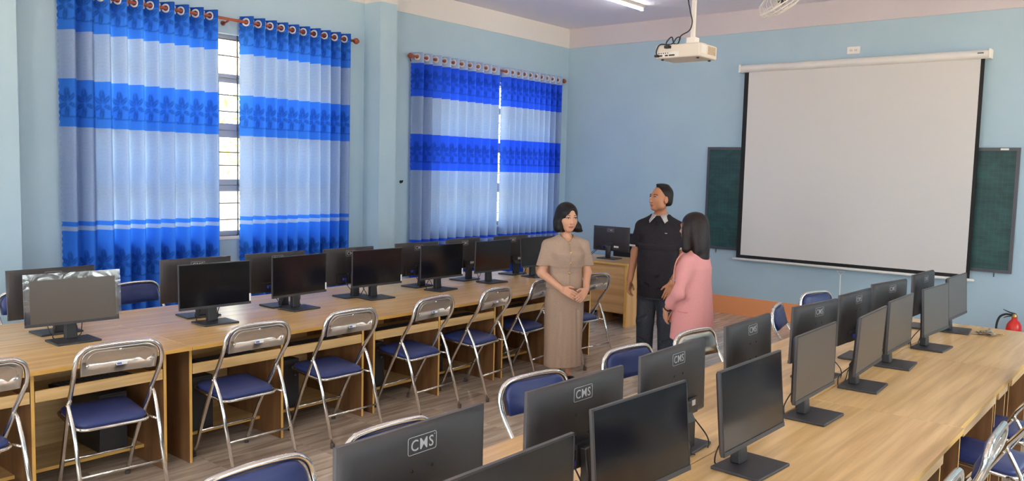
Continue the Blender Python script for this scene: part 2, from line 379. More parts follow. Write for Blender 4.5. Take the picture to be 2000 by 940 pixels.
# outside: ground, pale building, a tree by the first window
M_GROUND = mat('sunlit pale ground', lin(214, 190, 156), 0.9); M_BUILD = mat('pale cream render', lin(240, 234, 222), 0.9)
M_LEAF = mat('leaf green', lin(150, 176, 70), 0.5); M_BARK = mat('bark', lin(120, 98, 76), 0.9)
tag(MB().box(-40, 30, -25, 40, -0.9, -0.6).build('ground', M_GROUND), kind='structure')
bt = thing('neighbouring_building', 'pale cream building standing outside beyond the left windows', 'building', (-19, 9, -0.6))
MB().box(-3, 0, -7, 14, 0, 2.6).build('wall', M_BUILD, bt); MB().box(-3.3, 0.4, -7.3, 14.3, 2.6, 2.8).build('roof', M_GROUND, bt)
for y in (-4, 0, 4, 8): MB().box(-0.02, 0.05, y-0.7, y+0.7, 0.9, 2.1).build('window', M_ALU, bt)
tr = thing('garden_tree', 'green leafy tree outside, seen through the gap of the first curtains', 'tree', (-10.4, 6.62, -0.6))
MB().tube(bez([(0,0,0),(0.05,0.02,1.2),(-0.05,0.05,2.2),(0.05,0.0,3.2)], 12), [0.09-0.005*i for i in range(13)], 8).build('trunk', M_BARK, tr)
lf = MB()
for i in range(260):
    a = rng.uniform(0, 2*PI); r = 0.75*math.sqrt(rng.random()); z = rng.uniform(2.1, 3.5); c = Vector((r*math.cos(a), r*math.sin(a), z))
    R = Matrix.Rotation(rng.uniform(0, 6.28), 4, 'Z') @ Matrix.Rotation(rng.uniform(-1.2, 0.4), 4, 'X')
    L, w = rng.uniform(0.10, 0.2), rng.uniform(0.02, 0.035)
    vs = [c + R @ Vector(p) for p in ((0,0,0),(w,L*0.4,0.01),(0,L,-0.02),(-w,L*0.4,0.01))]
    lf.add(vs, [(0,1,2),(0,2,3)])
tag(lf.build('foliage', M_LEAF, tr), kind='stuff')

# ------------------------------------------------------------------ curtains
C_DEEP, C_MID, C_PALE = np.array(lin(38, 92, 186)[:3]), np.array(lin(56, 122, 222)[:3]), np.array(lin(152, 174, 210)[:3])
C_ROYAL, C_HEAD = np.array(lin(46, 94, 228)[:3]), np.array(lin(176, 194, 224)[:3])
def motif(u, w):
    """leaf sprig about (0,0) in metres: 1 inside leaf or vine"""
    m = np.zeros(u.shape)
    for ang, L, W, off in ((95, 0.062, 0.028, 0.052), (150, 0.055, 0.024, 0.05), (205, 0.05, 0.022, 0.05), (265, 0.055, 0.024, 0.058), (40, 0.05, 0.022, 0.05), (-20, 0.045, 0.02, 0.05)):
        a = math.radians(ang); cu, cw = off*math.cos(a), off*math.sin(a)*1.25
        p = (u-cu)*math.cos(a) + (w-cw)*math.sin(a); q = -(u-cu)*math.sin(a) + (w-cw)*math.cos(a)
        d = (p/L)**2 + (q/W)**2
        m = np.maximum(m, np.clip((1.0-d)*2.2, 0, 1)*(1 - 0.55*(np.abs(q) < 0.0035)))
    vine = np.abs(w + 0.115 - 1.1*(u-0.03)**2) < 0.006
    m = np.maximum(m, vine*0.9)
    m = np.maximum(m, (np.abs(np.hypot(u+0.085, w+0.075)-0.017) < 0.006)*0.9)
    return m
def curtain(name, label, y0, y1, bands, top, bottom, xr, zr, nf=10, amp=0.05, motifs=(), royal=False, group=None, wide=0.0):
    root = thing(name, label, 'curtain', (xr, (y0+y1)/2, bottom), 0, group)
    ps = 36; n = nf*ps; ph = np.linspace(0, nf, n+1)
    z = list(np.linspace(bottom, top, 290))
    for b in bands[1:]: z += [b[0]-0.001, b[0]+0.001]
    z = np.array(sorted(set(z)))
    P, Z = np.meshgrid(ph, z)
    ang = 2*PI*(P-0.25)
    jit = 0.18*np.sin(P*2.1+name.__len__()) + 0.1*np.sin(P*5.3+y0)
    low = np.clip((top-Z)/(top-bottom), 0, 1)
    a = amp*(1+0.25*jit)*(1-0.12*low)
    s = np.sin(ang + 0.25*low*np.sin(P*1.7+Z*0.9))
    X = a*s
    t = P/nf; warp = 0.012*np.sin(P*1.3 + y0) * low
    Y = y0 + (y1-y0)*t + warp - 0.0*low - 0.018*np.cos(ang)*0.0
    edge = 0.010*np.abs(np.sin(PI*Z/0.055))
    Y[:, 0] -= edge[:, 0]; Y[:, -1] += edge[:, 0]
    X += rng.normal(0, 1)*0.002
    fab = (P - 0.25 - np.floor(P - 0.25 + 0.5))          # -0.5..0.5 about each visible face
    U = fab*0.34
    col = np.zeros(Z.shape + (3,)); names = []
    for zb, c in bands:                                       # from bottom upwards
        col[Z >= zb] = c
    pale = col.mean(-1) > 0.4
    for zc in motifs:
        m = motif(U*0.92, (Z-zc)*0.92)[..., None]*0.5
        col = np.where(pale[..., None], col, col*(1-m) + np.array(lin(16, 44, 118)[:3])*m)
    sw = (np.sin(np.hypot(U, (Z*1.0 % 0.4)-0.2)*190) > 0.75)[..., None]*pale[..., None]
    col = col*(1-0.05*sw)
    vs = np.stack([X, Y-(y0+y1)/2, Z-bottom], -1).reshape(-1, 3)
    nz, nn = P.shape
    idx = np.arange(nz*nn).reshape(nz, nn)
    q = np.stack([idx[:-1, :-1], idx[:-1, 1:], idx[1:, 1:], idx[1:, :-1]], -1).reshape(-1, 4)
    me = bpy.data.meshes.new('cloth'); me.vertices.add(len(vs)); me.vertices.foreach_set('co', vs.ravel())
    me.loops.add(q.size); me.loops.foreach_set('vertex_index', q.ravel()); me.polygons.add(len(q))
    me.polygons.foreach_set('loop_start', np.arange(len(q))*4); me.polygons.foreach_set('use_smooth', np.ones(len(q), bool))
    me.update(calc_edges=True); me.materials.append(M_CURTAIN)
    ca = me.color_attributes.new('Col', 'FLOAT_COLOR', 'POINT')
    ca.data.foreach_set('color', np.concatenate([col.reshape(-1, 3), np.ones((nz*nn, 1))], -1).ravel())
    o = bpy.data.objects.new('cloth', me); COL.objects.link(o); o.parent = root
    ring = None
    for k in range(2*nf):
        t = (k+0.5)/2; yk = (y1-y0)*t/nf - (y1-y0)/2; sgn = 1 if k % 2 == 0 else -1
        if ring is None:
            mb = MB(); pts = [(0, 0.033*math.cos(a), 0.033*math.sin(a)) for a in np.linspace(0, 2*PI, 20, endpoint=False)]
            mb.tube(pts, 0.009, 6, closed=True); ring = mb.mesh('ring', M_RING)
        r = bpy.data.objects.new('ring', ring); COL.objects.link(r); r.parent = root; r.location = (0.0, yk-0.006*sgn, zr-bottom)
        r.rotation_euler = (0, 0, math.radians(-52*sgn))
    return root
XROD = -7.555
B1 = [(0.34, C_MID), (1.255, C_PALE), (1.295, C_MID), (1.335, C_PALE), (2.16, C_MID), (2.57, C_PALE), (2.985, C_MID), (3.285, C_DEEP)]
curtain('curtain', 'blue and white banded curtain at the far left, left of the window gap', 3.055, 4.545, B1, 3.365, 0.34, XROD, 3.305, 10, 0.068, (0.95, 2.37, 3.20), group=None)
curtain('curtain', 'blue and white banded curtain between the window gap and the pillar', 4.80, 6.19, B1, 3.365, 0.34, XROD, 3.305, 10, 0.064, (0.95, 2.37, 3.20))
B2 = [(0.30, C_ROYAL), (0.90, C_PALE), (0.94, C_ROYAL), (0.975, C_PALE), (1.85, C_ROYAL), (2.30, C_PALE), (2.765, C_ROYAL), (3.17, C_HEAD)]
curtain('curtain', 'royal blue and white curtain with pale header, just right of the pillar', 7.18, 8.78, B2, 3.30, 0.30, XROD, 3.245, 10, 0.064, (0.6, 2.08, 2.98))
curtain('curtain', 'royal blue and white curtain with pale header, next to the room corner', 8.89, 10.22, B2, 3.30, 0.30, XROD, 3.245, 10, 0.060, (0.6, 2.08, 2.98))
def rod(label, y0, y1, z):
    r = thing('curtain_rod', label, 'curtain rod', (XROD, (y0+y1)/2, z)); L = (y1-y0)/2
    MB().tube([(0,-L,0),(0,L,0)], 0.015, 12).build('rod', M_ROD, r)
    for s in (-1, 1):
        MB().lathe([(0.015,0),(0.03,0.01*s),(0.036,0.035*s),(0.022,0.06*s),(0.004,0.075*s)], (0, s*L, 0), 14, axis='y').build('finial', M_ROD, r)
    for y in (-L+0.08, 0.02, L-0.08):
        MB().tube([(0,y,-0.016),(-0.05,y,-0.03),(-0.095,y,-0.03)], 0.009, 8).lathe([(0.024,-0.104),(0.024,-0.094)], (0,y,-0.03), 12, axis='x').build('bracket', M_ROD, r)
rod('red brown rod carrying the two curtains left of the pillar', 3.0, 6.22, 3.305)
rod('red brown rod carrying the two pale-headed curtains right of the pillar', 7.13, 10.25, 3.245)

# ------------------------------------------------------------------ desks
def panel_obj(name, x0, x1, y0, y1, z0, z1, root, front, mats=None):
    """upright panel; the edge facing the chair side (front = +1/-1 in x) carries yellow edge banding"""
    mf = {4: 1, 5: 1}
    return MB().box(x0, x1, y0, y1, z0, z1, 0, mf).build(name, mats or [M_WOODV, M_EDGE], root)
def desk(label, xf, depth, front, y0, y1, panels, mode, group):
    """xf: x of the edge on the chair side, front: +1 when that edge looks to +x"""
    r = thing('computer_desk', label, 'desk', ((xf - front*depth/2), (y0+y1)/2, 0), 0, group)
    cx, cy = r.location.x, r.location.y; d = depth/2; L = (y1-y0)/2
    def X(a, b): return (a, b) if front > 0 else (-b, -a)   # a..b measured with + towards the chair side
    x0, x1 = X(-d, d)
    MB().box(x0, x1, -L+0.001, L-0.001, 0.725, 0.75, 0, {4: 1, 5: 1}).build('tabletop', [M_WOOD, M_EDGE], r, bevel=0.002)
    th = 0.018
    for p in panels:
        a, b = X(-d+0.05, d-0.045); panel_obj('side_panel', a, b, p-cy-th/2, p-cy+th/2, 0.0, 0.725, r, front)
    for p, q in zip(panels[:-1], panels[1:]):
        if q-p < 0.2: continue
        ya, yb = p-cy+th/2, q-cy-th/2
        if mode == 'tray':
            a, b = X(d-0.42, d-0.045); MB().box(a, b, ya+0.004, yb-0.004, 0.575, 0.59).build('keyboard_tray', M_WOOD, r)
            a, b = X(d-0.06, d-0.042); MB().box(a, b, ya+0.004, yb-0.004, 0.565, 0.63, 0, {1: 1, 0: 1}).build('tray_front', [M_WOOD, M_EDGE], r, bevel=0.004)
        else:
            a, b = X(d-0.05, d-0.032); MB().box(a, b, ya+0.002, yb-0.002, 0.635, 0.72, 0, {0: 1}).build('drawer_front', [M_WOOD, M_EDGE], r, bevel=0.002)
        a, b = X(-d+0.05, -d+0.068); MB().box(a, b, ya, yb, 0.03, 0.72).build('back_panel', M_WOOD, r)
        a, b = X(-d+0.07, d-0.30); MB().box(a, b, ya, yb, 0.085, 0.105, 0, {4: 1, 5: 1}).build('bottom_shelf', [M_WOOD, M_EDGE], r)
    return r
XS = -5.485
nb = ['desk at the left bottom corner, under the film-wrapped monitor', 'desk on the aisle side under the second and third monitors', 'desk on the aisle side under the warm-reflecting screen', 'desk on the aisle side behind the woman in beige']
PN = [(1.06, 1.73, 2.471), (2.637, 3.305, 4.015), (4.125, 4.825, 5.525), (5.632, 6.33, 7.02)]
YD = [1.03, 2.625, 4.10, 5.60, 7.06]
D_GRP = 'computer desks with oak laminate tops'
for k in range(4): desk('oak laminate computer ' + nb[k], -4.70, 0.783, 1, YD[k], YD[k+1], PN[k], 'tray', D_GRP)
fb = ['desk nearest the camera in the window row', 'desk in the window row below the first curtain pair gap', 'desk in the window row before the pillar', 'desk in the window row nearest the front wall']
for k in range(4): desk('oak laminate computer ' + fb[k], XS-0.70, 0.698, -1, YD[k], YD[k+1], PN[k], 'tray', D_GRP)
YR = [-0.3, 1.20, 2.72, 4.205, 5.74, 7.285]
PR = [(-0.25, 0.4, 1.05), (1.25, 1.9, 2.5), (2.77, 3.39, 3.985), (4.46, 5.31, 5.375, 5.68), (5.8, 6.5, 7.22)]
rb = ['desk below the frame at the near end of the right block, aisle side right', 'desk under the monitor cut by the bottom edge', 'desk on the right whose front edge steps out', 'desk on the right just past the stepped edge', 'desk at the far right end with the heap of keys']
for k in range(1, 5): desk('oak laminate computer ' + rb[k], -0.755 if k < 3 else -0.772, 0.70 if k < 3 else 0.683, 1, YR[k], YR[k+1], PR[k], 'drawer', D_GRP)
lb = ['', 'desk under the biggest logo monitor at the bottom', 'desk on the middle aisle under the sticker monitor', 'desk on the middle aisle beside the silver-backed chair', 'desk at the far end of the middle aisle']
for k in range(1, 5): desk('oak laminate computer ' + lb[k], -2.165, 0.705, -1, YR[k], YR[k+1], PR[k], 'drawer', D_GRP)

# ------------------------------------------------------------------ monitors
W, H = 0.54, 0.315
def text_mesh(txt, size, depth, name):
    c = bpy.data.curves.new('t', 'FONT'); c.body = txt; c.size = size; c.extrude = depth; c.align_x = 'CENTER'; c.align_y = 'CENTER'; c.resolution_u = 3; c.offset = 0.0001; c.space_character = 1.12
    o = bpy.data.objects.new('t', c); COL.objects.link(o)
    me = bpy.data.meshes.new_from_object(o.evaluated_get(bpy.context.evaluated_depsgraph_get())); bpy.data.objects.remove(o); me.name = name
    return me
def logo_mesh():
    """CMS lettering in a rounded frame, lying in the local YZ plane of the monitor back (reads when seen from -x)"""
    me = text_mesh('CMS', 0.046, 0.0006, 'logo'); vs = [v.co.copy() for v in me.vertices]; fs = [tuple(p.vertices) for p in me.polygons]
    mb = MB()
    xs_ = [v.x for v in vs]; ys_ = [v.y for v in vs]; sx = 0.082/(max(xs_)-min(xs_)); sy = 0.030/(max(ys_)-min(ys_)); mx = (max(xs_)+min(xs_))/2; my = (max(ys_)+min(ys_))/2
    mb.add([((v.x-mx)*sx, (v.y-my)*sy, v.z) for v in vs], fs)
    out = []; w, h, r = 0.052, 0.0235, 0.006
    for cx, cy, a0 in ((w-r, h-r, 0), (-w+r, h-r, 90), (-w+r, -h+r, 180), (w-r, -h+r, 270)):
        for a in (0, 30, 60, 90): t = math.radians(a0+a); out.append((cx+r*math.cos(t), cy+r*math.sin(t), 0))
    mb.tube(out, 0.0008, 5, closed=True)
    mb.lathe([(0.0016, 0), (0.0016, 0.0008)], (0.045, 0.0165, 0), 10)
    # seen from -x with z up, the viewer's right is -y
    T = Matrix(((0, 0, -1, 0), (-1, 0, 0, 0), (0, 1, 0, 0), (0, 0, 0, 1)))
    return mb.xform(T).mesh('logo', M_LOGO)
LOGO = None
def make_monitor(kind):
    """screen looks to +x; panel centre at origin of the panel group; base built separately around z = 0"""
    t = thing('monitor', 'x', 'monitor')
    return t
def panel_meshes():
    d = {}
    mb = MB(); hw, hh = W/2, H/2
    # back shell: front rim -> chamfered back
    prof = [(0.012, hw, hh, hh), (0.001, hw, hh, hh), (-0.013, hw-0.016, hh-0.014, hh-0.012), (-0.020, hw-0.05, hh-0.04, hh-0.03)]
    vs = []
    for x, a, zt, zb in prof: vs += [(x, -a, -zb), (x, a, -zb), (x, a, zt), (x, -a, zt)]
    fs = [(i*4+k, i*4+(k+1) % 4, (i+1)*4+(k+1) % 4, (i+1)*4+k) for i in range(len(prof)-1) for k in range(4)] + [(3, 2, 1, 0), (len(vs)-4, len(vs)-3, len(vs)-2, len(vs)-1)]
    mb.add(vs, fs, 0, True); mb.m[0:4] = [1]*4; mb.sm[0:4] = [False]*4
    # electronics bulge and vesa plate
    mb.box(-0.030, -0.02, -0.16, 0.16, -hh+0.015, -0.075)
    mb.box(-0.036, -0.02, -0.045, 0.045, -0.125, -0.058)
    for sy in (-0.0375, 0.0375):
        for sz in (-0.0375, 0.0375): mb.lathe([(0.005, -0.0215), (0.005, -0.019)], (0, sy, sz+0.005), 8, axis='x', mi=2)
    d['shell'] = mb.mesh('shell', [M_SHELL, M_RIM, M_FBLACK])
    d['bezel'] = MB().box(0.0121, 0.0135, -hw, hw, hh-0.006, hh).box(0.0121, 0.0135, -hw, -hw+0.006, -hh, hh).box(0.0121, 0.0135, hw-0.006, hw, -hh, hh).mesh('bezel', M_BLACK)
    d['chin'] = MB().box(0.0121, 0.016, -hw, hw, -hh, -hh+0.017).lathe([(0.004, 0.016), (0.004, 0.0164)], (0, 0.0, -hh+0.009), 8, axis='x').mesh('chin', M_BASE)
    d['screen'] = MB().box(0.0121, 0.0128, -hw+0.006, hw-0.006, -hh+0.017, hh-0.006).mesh('screen', M_SCREEN)
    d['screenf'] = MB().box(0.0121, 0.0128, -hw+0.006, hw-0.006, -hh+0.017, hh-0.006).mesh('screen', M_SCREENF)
    d['label'] = MB().box(-0.0372, -0.030, -0.105, -0.075, -0.11, -0.085).mesh('label', M_BLACK)
    d['sticker'] = MB().box(-0.0318, -0.0298, -0.135, -0.065, -0.108, -0.085).mesh('sticker', M_STICKER)
    d['plug'] = MB().box(-0.055, -0.029, 0.075, 0.105, -0.118, -0.098).mesh('plug', M_BLUEPLUG)
    d['corner'] = MB().box(0.013, 0.0150, hw-0.012, hw+0.0006, -hh+0.02, -hh+0.075).mesh('energy_label', M_STICKER)
    return d
PMESH = panel_meshes(); LOGO = logo_mesh()
BASE_ME = MB().box(-0.098, 0.104, -0.13, 0.13, 0.0, 0.013).build('stand_base', M_BASE, bevel=0.004); _tmp = BASE_ME; BASE_ME = _tmp.data; bpy.data.objects.remove(_tmp)
def neck_mesh(dx, dy, h):
    """neck from the base up to the panel, leaning from (-0.03,0) to the panel back"""
    mb = MB(); lv = [(0.012, -0.045, 0.036, 0.022), (0.12, -0.05, 0.033, 0.018), (h-0.75-0.11, -0.052+dx, 0.031, 0.015), (h-0.75-0.065, -0.05+dx, 0.034, 0.014)]
    vs = []
    for z, x, w, t in lv: vs += [(x-t, -w+(dy if z > 0.2 else 0), z), (x+t, -w+(dy if z > 0.2 else 0), z), (x+t, w+(dy if z > 0.2 else 0), z), (x-t, w+(dy if z > 0.2 else 0), z)]
    n = len(lv)
    fs = [(i*4+k, i*4+(k+1) % 4, (i+1)*4+(k+1) % 4, (i+1)*4+k) for i in range(n-1) for k in range(4)] + [(3, 2, 1, 0), tuple(range(4*n-4, 4*n))]
    return mb.add(vs, fs)
def monitor(label, s, px, py, yaw, hz, tilt, bx, by, byaw, film=False, matte=False, cables=True, corner=False, ztop=0.75):
    rz = math.radians(yaw) + (0 if s > 0 else PI)
    t = thing('monitor', label, 'monitor', (bx, by, ztop), rz, 'monitors on the computer desks')
    def add(me, loc=(0,0,0), rot=(0,0,0), par=t):
        o = bpy.data.objects.new(me.name, me); COL.objects.link(o); o.parent = par; o.location = loc; o.rotation_euler = rot; return o
    R = Matrix.Rotation(-rz, 3, 'Z'); off = R @ Vector((px-bx, py-by, 0)); off.x += 0.015
    ploc = (off.x, off.y, hz-ztop); ry = -math.radians(tilt)
    add(BASE_ME, (0, 0, 0), (0, 0, math.radians(byaw-yaw)))
    nk = neck_mesh(off.x, off.y, hz+0.75-ztop).build('stand_neck', M_BLACK, t, bevel=0.006)
    sh = add(PMESH['shell'], ploc, (0, ry, 0))
    add(LOGO, (-0.0203, 0, 0.110), par=sh); add(PMESH['sticker'], par=sh)
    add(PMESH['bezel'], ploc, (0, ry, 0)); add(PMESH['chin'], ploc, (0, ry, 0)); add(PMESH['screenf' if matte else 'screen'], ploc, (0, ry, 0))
    add(PMESH['plug'], par=sh)
    if corner: add(PMESH['corner'], par=sh)
    if film:
        mb = MB(); mb.box(0.0165, 0.0172, -W/2-0.004, W/2+0.012, H/2-0.035, H/2+0.004).box(0.0165, 0.0172, -W/2-0.004, -W/2+0.03, -H/2+0.02, H/2-0.035)
        mb.box(0.0165, 0.0172, W/2-0.02, W/2+0.014, -H/2+0.03, H/2-0.035); o = mb.build('protective_film', M_FILM, t); o.location = ploc; o.rotation_euler = (0, ry, 0)
    if cables:
        z0 = hz-ztop-0.11; k = random.uniform(-0.02, 0.02)
        MB().tube(bez([(off.x-0.055, off.y+0.09, z0), (off.x-0.085, off.y+0.085, z0-0.05), (-0.10, 0.09+k, 0.06), (-0.106, 0.08, 0.02), (-0.108, 0.06+k, 0.004)], 20), 0.003, 6).build('cable', M_CABLE, t)
        MB().tube(bez([(off.x-0.04, off.y-0.04, z0+0.01), (off.x-0.075, off.y-0.06, z0-0.04), (-0.10, -0.08-k, 0.06), (-0.106, -0.085, 0.02), (-0.108, -0.07, 0.004)], 20), 0.003, 6).build('cable', M_CABLE, t)
    return t
MON = [
 (1,-5.328,2.178,-4.5,1.026,2.7,-5.337,2.188,-0.5, dict(film=True, matte=True), 'black monitor with crinkled clear film around its screen, nearest of the window block'),
 (1,-5.303,3.127,-2.2,1.023,1.6,-5.297,3.132,-3.7, dict(corner=True), 'black monitor facing the aisle, second from the left in the window block'),
 (1,-5.403,3.907,4.9,1.019,0.1,-5.390,3.910,3.3, dict(corner=True), 'black monitor facing the aisle, third from the left, before the second curtain'),
 (1,-5.420,4.721,-2.1,1.018,-0.6,-5.406,4.716,-4.3, dict(corner=True), 'black monitor with a warm reflection on its screen, fourth in the aisle row'),
 (1,-5.399,5.489,-1.5,1.019,-0.4,-5.385,5.485,6.6, dict(corner=True), 'black monitor facing the aisle, fifth from the left, third from the woman in beige'),
 (1,-5.431,6.247,0.6,1.017,-1.7,-5.421,6.251,-4.0, dict(), 'black monitor facing the aisle, sixth from the left, second from the woman in beige'),
 (1,-5.418,6.954,-1.6,1.021,4.0,-5.411,6.953,-2.4, dict(), 'black monitor partly hidden by the beige woman shoulder'),
 (-1,-5.672,2.212,0.0,1.017,-3.2,-5.683,2.227,0.6, dict(), 'monitor seen from behind, back to back with the film-wrapped monitor'),
 (-1,-5.610,3.179,-2.5,1.024,0.9,-5.631,3.196,-4.5, dict(), 'monitor seen from behind, below the first curtain, right of the blue chair'),
 (-1,-5.629,3.875,-1.6,1.021,-0.3,-5.617,3.895,-0.8, dict(), 'monitor seen from behind, below the second curtain, blue plug showing'),
 (-1,-5.618,4.611,-1.3,1.018,-3.0,-5.614,4.617,-4.0, dict(), 'monitor seen from behind with half its logo hidden, in front of the pillar foot'),
 (-1,-5.690,5.486,-2.4,1.013,0.1,-5.694,5.491,3.0, dict(), 'monitor seen from behind, below the left end of the pale-headed curtains'),
 (-1,-5.737,6.182,4.0,1.017,-0.1,-5.731,6.189,3.0, dict(), 'monitor seen from behind, below the middle of the pale-headed curtains'),
 (-1,-5.725,6.930,-2.5,1.014,-0.1,-5.720,6.941,4.3, dict(), 'monitor seen from behind, last of the window row, left of the woman in beige'),
 (1,-1.288,1.539,-0.4,1.017,-0.1,-1.288,1.545,-0.4, dict(), 'monitor cut by the bottom edge of the photo, only its top corner of screen showing'),
 (1,-1.358,2.313,-3.3,1.009,5.3,-1.357,2.314,-3.3, dict(), 'large dark blank screen at the bottom middle, right of the big logo monitors'),
 (1,-1.300,3.035,-1.1,1.012,5.4,-1.272,3.022,-3.7, dict(), 'nearest blank screen of the right block with its whole stand base showing'),
 (1,-1.372,3.92,0.7,1.009,0.6,-1.339,3.885,-0.9, dict(matte=True), 'blank grey screen of the right block, second with its whole stand showing'),
 (1,-1.339,4.662,2.5,1.012,-2.6,-1.343,4.650,2.9, dict(matte=True), 'blank grey screen of the right block, third with its stand showing, cable by its neck'),
 (1,-1.378,5.378,0.6,1.010,-0.4,-1.362,5.348,4.2, dict(matte=True), 'blank grey screen of the right block, fourth with its stand showing'),
 (1,-1.338,6.091,-3.4,1.015,3.5,-1.326,6.079,-1.9, dict(matte=True), 'blank grey screen of the right block, second from the far end'),
 (1,-1.379,6.925,-1.4,1.016,3.4,-1.356,6.917,5.8, dict(matte=True), 'blank grey screen at the far end of the right block, beside the keys'),
 (-1,-1.543,1.508,0.4,1.043,0.0,-1.546,1.515,0.4, dict(), 'biggest logo monitor back at the bottom of the photo, left of centre'),
 (-1,-1.566,2.287,-1.7,1.023,0.0,-1.572,2.287,-1.7, dict(), 'logo monitor back second from the camera, in front of a blue chair'),
 (-1,-1.601,3.027,0.6,1.015,-1.3,-1.602,3.041,1.7, dict(), 'logo monitor back in front of the silver-backed chair, white sticker low on it'),
 (-1,-1.665,3.915,1.0,1.008,-3.0,-1.668,3.911,2.0, dict(), 'logo monitor back directly behind the nearest whole grey screen'),
 (-1,-1.621,4.706,-6.1,1.013,1.0,-1.608,4.695,-0.2, dict(), 'dark logo monitor back just right of the tilted blue chair back'),
 (-1,-1.620,5.416,-2.3,1.008,-0.0,-1.583,5.407,1.5, dict(), 'logo monitor back just right of the thin white cord under the screen'),
 (-1,-1.587,6.038,-7.8,1.021,0.0,-1.589,6.037,-7.8, dict(), 'logo monitor back with a pale sheen, second from the far end of its row'),
 (-1,-1.571,6.889,-1.6,1.018,-1.4,-1.568,6.900,2.5, dict(), 'logo monitor back at the far end of the right block'),
]
for s, px, py, yaw, hz, tilt, bx, by, byaw, kw, lab in MON: monitor(lab, s, px, py, yaw, hz, tilt, bx, by, byaw, **kw)

# ------------------------------------------------------------------ folding chairs: forward is +y, origin on the floor
def make_chair():
    t = thing('folding_chair', 'x', 'chair', group='chrome folding chairs with blue vinyl seats')
    half = [(0.19, 0.27, 0.02), (0.197, 0.14, 0.29), (0.215, -0.015, 0.555), (0.217, -0.035, 0.60), (0.222, -0.085, 0.67), (0.227, -0.135, 0.745), (0.226, -0.155, 0.80), (0.212, -0.162, 0.85), (0.175, -0.165, 0.882), (0.12, -0.166, 0.893), (0.0, -0.167, 0.897)]
    path = bez(half + [(-x, y, z) for x, y, z in reversed(half[:-1])], 80)
    MB().tube(path, 0.0125, 10).build('hoop_frame', M_CHROME, t)
    for s in (-1, 1):
        MB().tube([(s*0.222, -0.24, 0.02), (s*0.222, -0.13, 0.36), (s*0.224, -0.095, 0.46), (s*0.228, -0.045, 0.555), (s*0.228, -0.03, 0.58)], [0.0115, 0.0115, 0.0115, 0.010, 0.006], 10).build('leg', M_CHROME, t)
        for x, y in ((0.19, 0.272), (0.222, -0.243)): MB().lathe([(0.015, 0.0), (0.0155, 0.03), (0.014, 0.034)], (s*x, y, 0), 10).build('rubber_foot', M_RUBBER, t)
    MB().tube([(-0.222, -0.181, 0.20), (0.222, -0.181, 0.20)], 0.0075, 8).build('crossbar', M_CHROME, t)
    MB().tube([(-0.193, 0.185, 0.19), (0.193, 0.185, 0.19)], 0.0075, 8).build('crossbar', M_CHROME, t)
    def seat_outline(hw, y0, y1, r, n=5):
        out = []
        for cx, cy, a0 in ((hw-r, y1-r, 0), (-hw+r, y1-r, 90), (-hw+r, y0+r, 180), (hw-r, y0+r, 270)):
            for k in range(n): a = math.radians(a0+90*k/(n-1)); out.append((cx+r*math.cos(a), cy+r*math.sin(a)))
        return out
    def zs(y): return 0.435 + 0.03*(y+0.08)/0.36
    rim = [(x, y, zs(y)-0.012) for x, y in seat_outline(0.195, -0.085, 0.285, 0.06)]
    MB().tube(rim, 0.009, 8, closed=True).build('seat_rim', M_CHROME, t)
    for s in (-1, 1): MB().tube([(s*0.195, -0.03, zs(-0.03)-0.012), (s*0.222, -0.11, 0.42)], 0.007, 8).build('bracket', M_CHROME, t)
    pad = MB(); vs = []; n = 0
    for sc, dz in ((0.93, -0.014), (0.99, 0.0), (0.985, 0.014), (0.90, 0.026), (0.55, 0.032)):
        o = seat_outline(0.188*sc, 0.10-0.178*sc, 0.10+0.178*sc, 0.055*sc); n = len(o); vs += [(x, y, zs(y)+dz) for x, y in o]
    fs = [(i*n+k, i*n+(k+1) % n, (i+1)*n+(k+1) % n, (i+1)*n+k) for i in range(4) for k in range(n)] + [tuple(range(n-1, -1, -1)), tuple(4*n+k for k in range(n))]
    pad.add(vs, fs, 0, True).build('seat', M_VINYL, t)
    # back: steel plate behind, vinyl pad in front, both with a wavy lower edge
    def back_outline(grow=0.0):
        pts = []
        for x in np.linspace(-0.2, 0.2, 13): pts.append((x*(1+grow), 0.745 + 0.0 + (-0.022*math.cos(x/0.2*PI/2)**2 + 0.012*math.cos(x/0.2*PI)) - grow*0.1))
        for a in np.linspace(0, 90, 6): r = 0.07; pts.append(((0.205-r+r*math.cos(math.radians(a)))*(1+grow), 0.80+0.012+r*math.sin(math.radians(a))))
        for a in np.linspace(90, 180, 6): r = 0.07; pts.append(((-0.205+r+r*math.cos(math.radians(a)))*(1+grow), 0.80+0.012+r*math.sin(math.radians(a))))
        return pts
    def back_y(z): return -0.135 - 0.032*min(1, max(0, (z-0.745)/0.1))
    def slab(offs, grow=0):
        o = back_outline(grow); n = len(o); c = (0.0, 0.81); vs = []
        for dy, sc in offs: vs += [(x*sc, back_y(z)+dy - 0.05*(x/0.2)**2*0.0 + 0.012*(1-(x/0.21)**2)*-1*0, c[1]+(z-c[1])*sc) for x, z in o]
        m = len(offs)
        fs = [(i*n+k, i*n+(k+1) % n, (i+1)*n+(k+1) % n, (i+1)*n+k) for i in range(m-1) for k in range(n)] + [tuple(range(n-1, -1, -1)), tuple((m-1)*n+k for k in range(n))]
        return MB().add(vs, fs, 0, True)
    pl = slab([(-0.006, 0.99), (-0.008, 0.97), (-0.0055, 0.90), (-0.0055, 0.5)]); pl.build('back_plate', M_PLATE, t)
    gp = [(x*0.84, back_y(z)-0.0065, 0.81+(z-0.81)*0.74) for x, z in back_outline()]
    MB().tube(gp, 0.0018, 5, closed=True).build('plate_groove', M_PLATE, t)
    slab([(-0.002, 0.94), (0.006, 0.965), (0.018, 0.955), (0.027, 0.88), (0.030, 0.5)]).build('back_pad', M_VINYL, t)
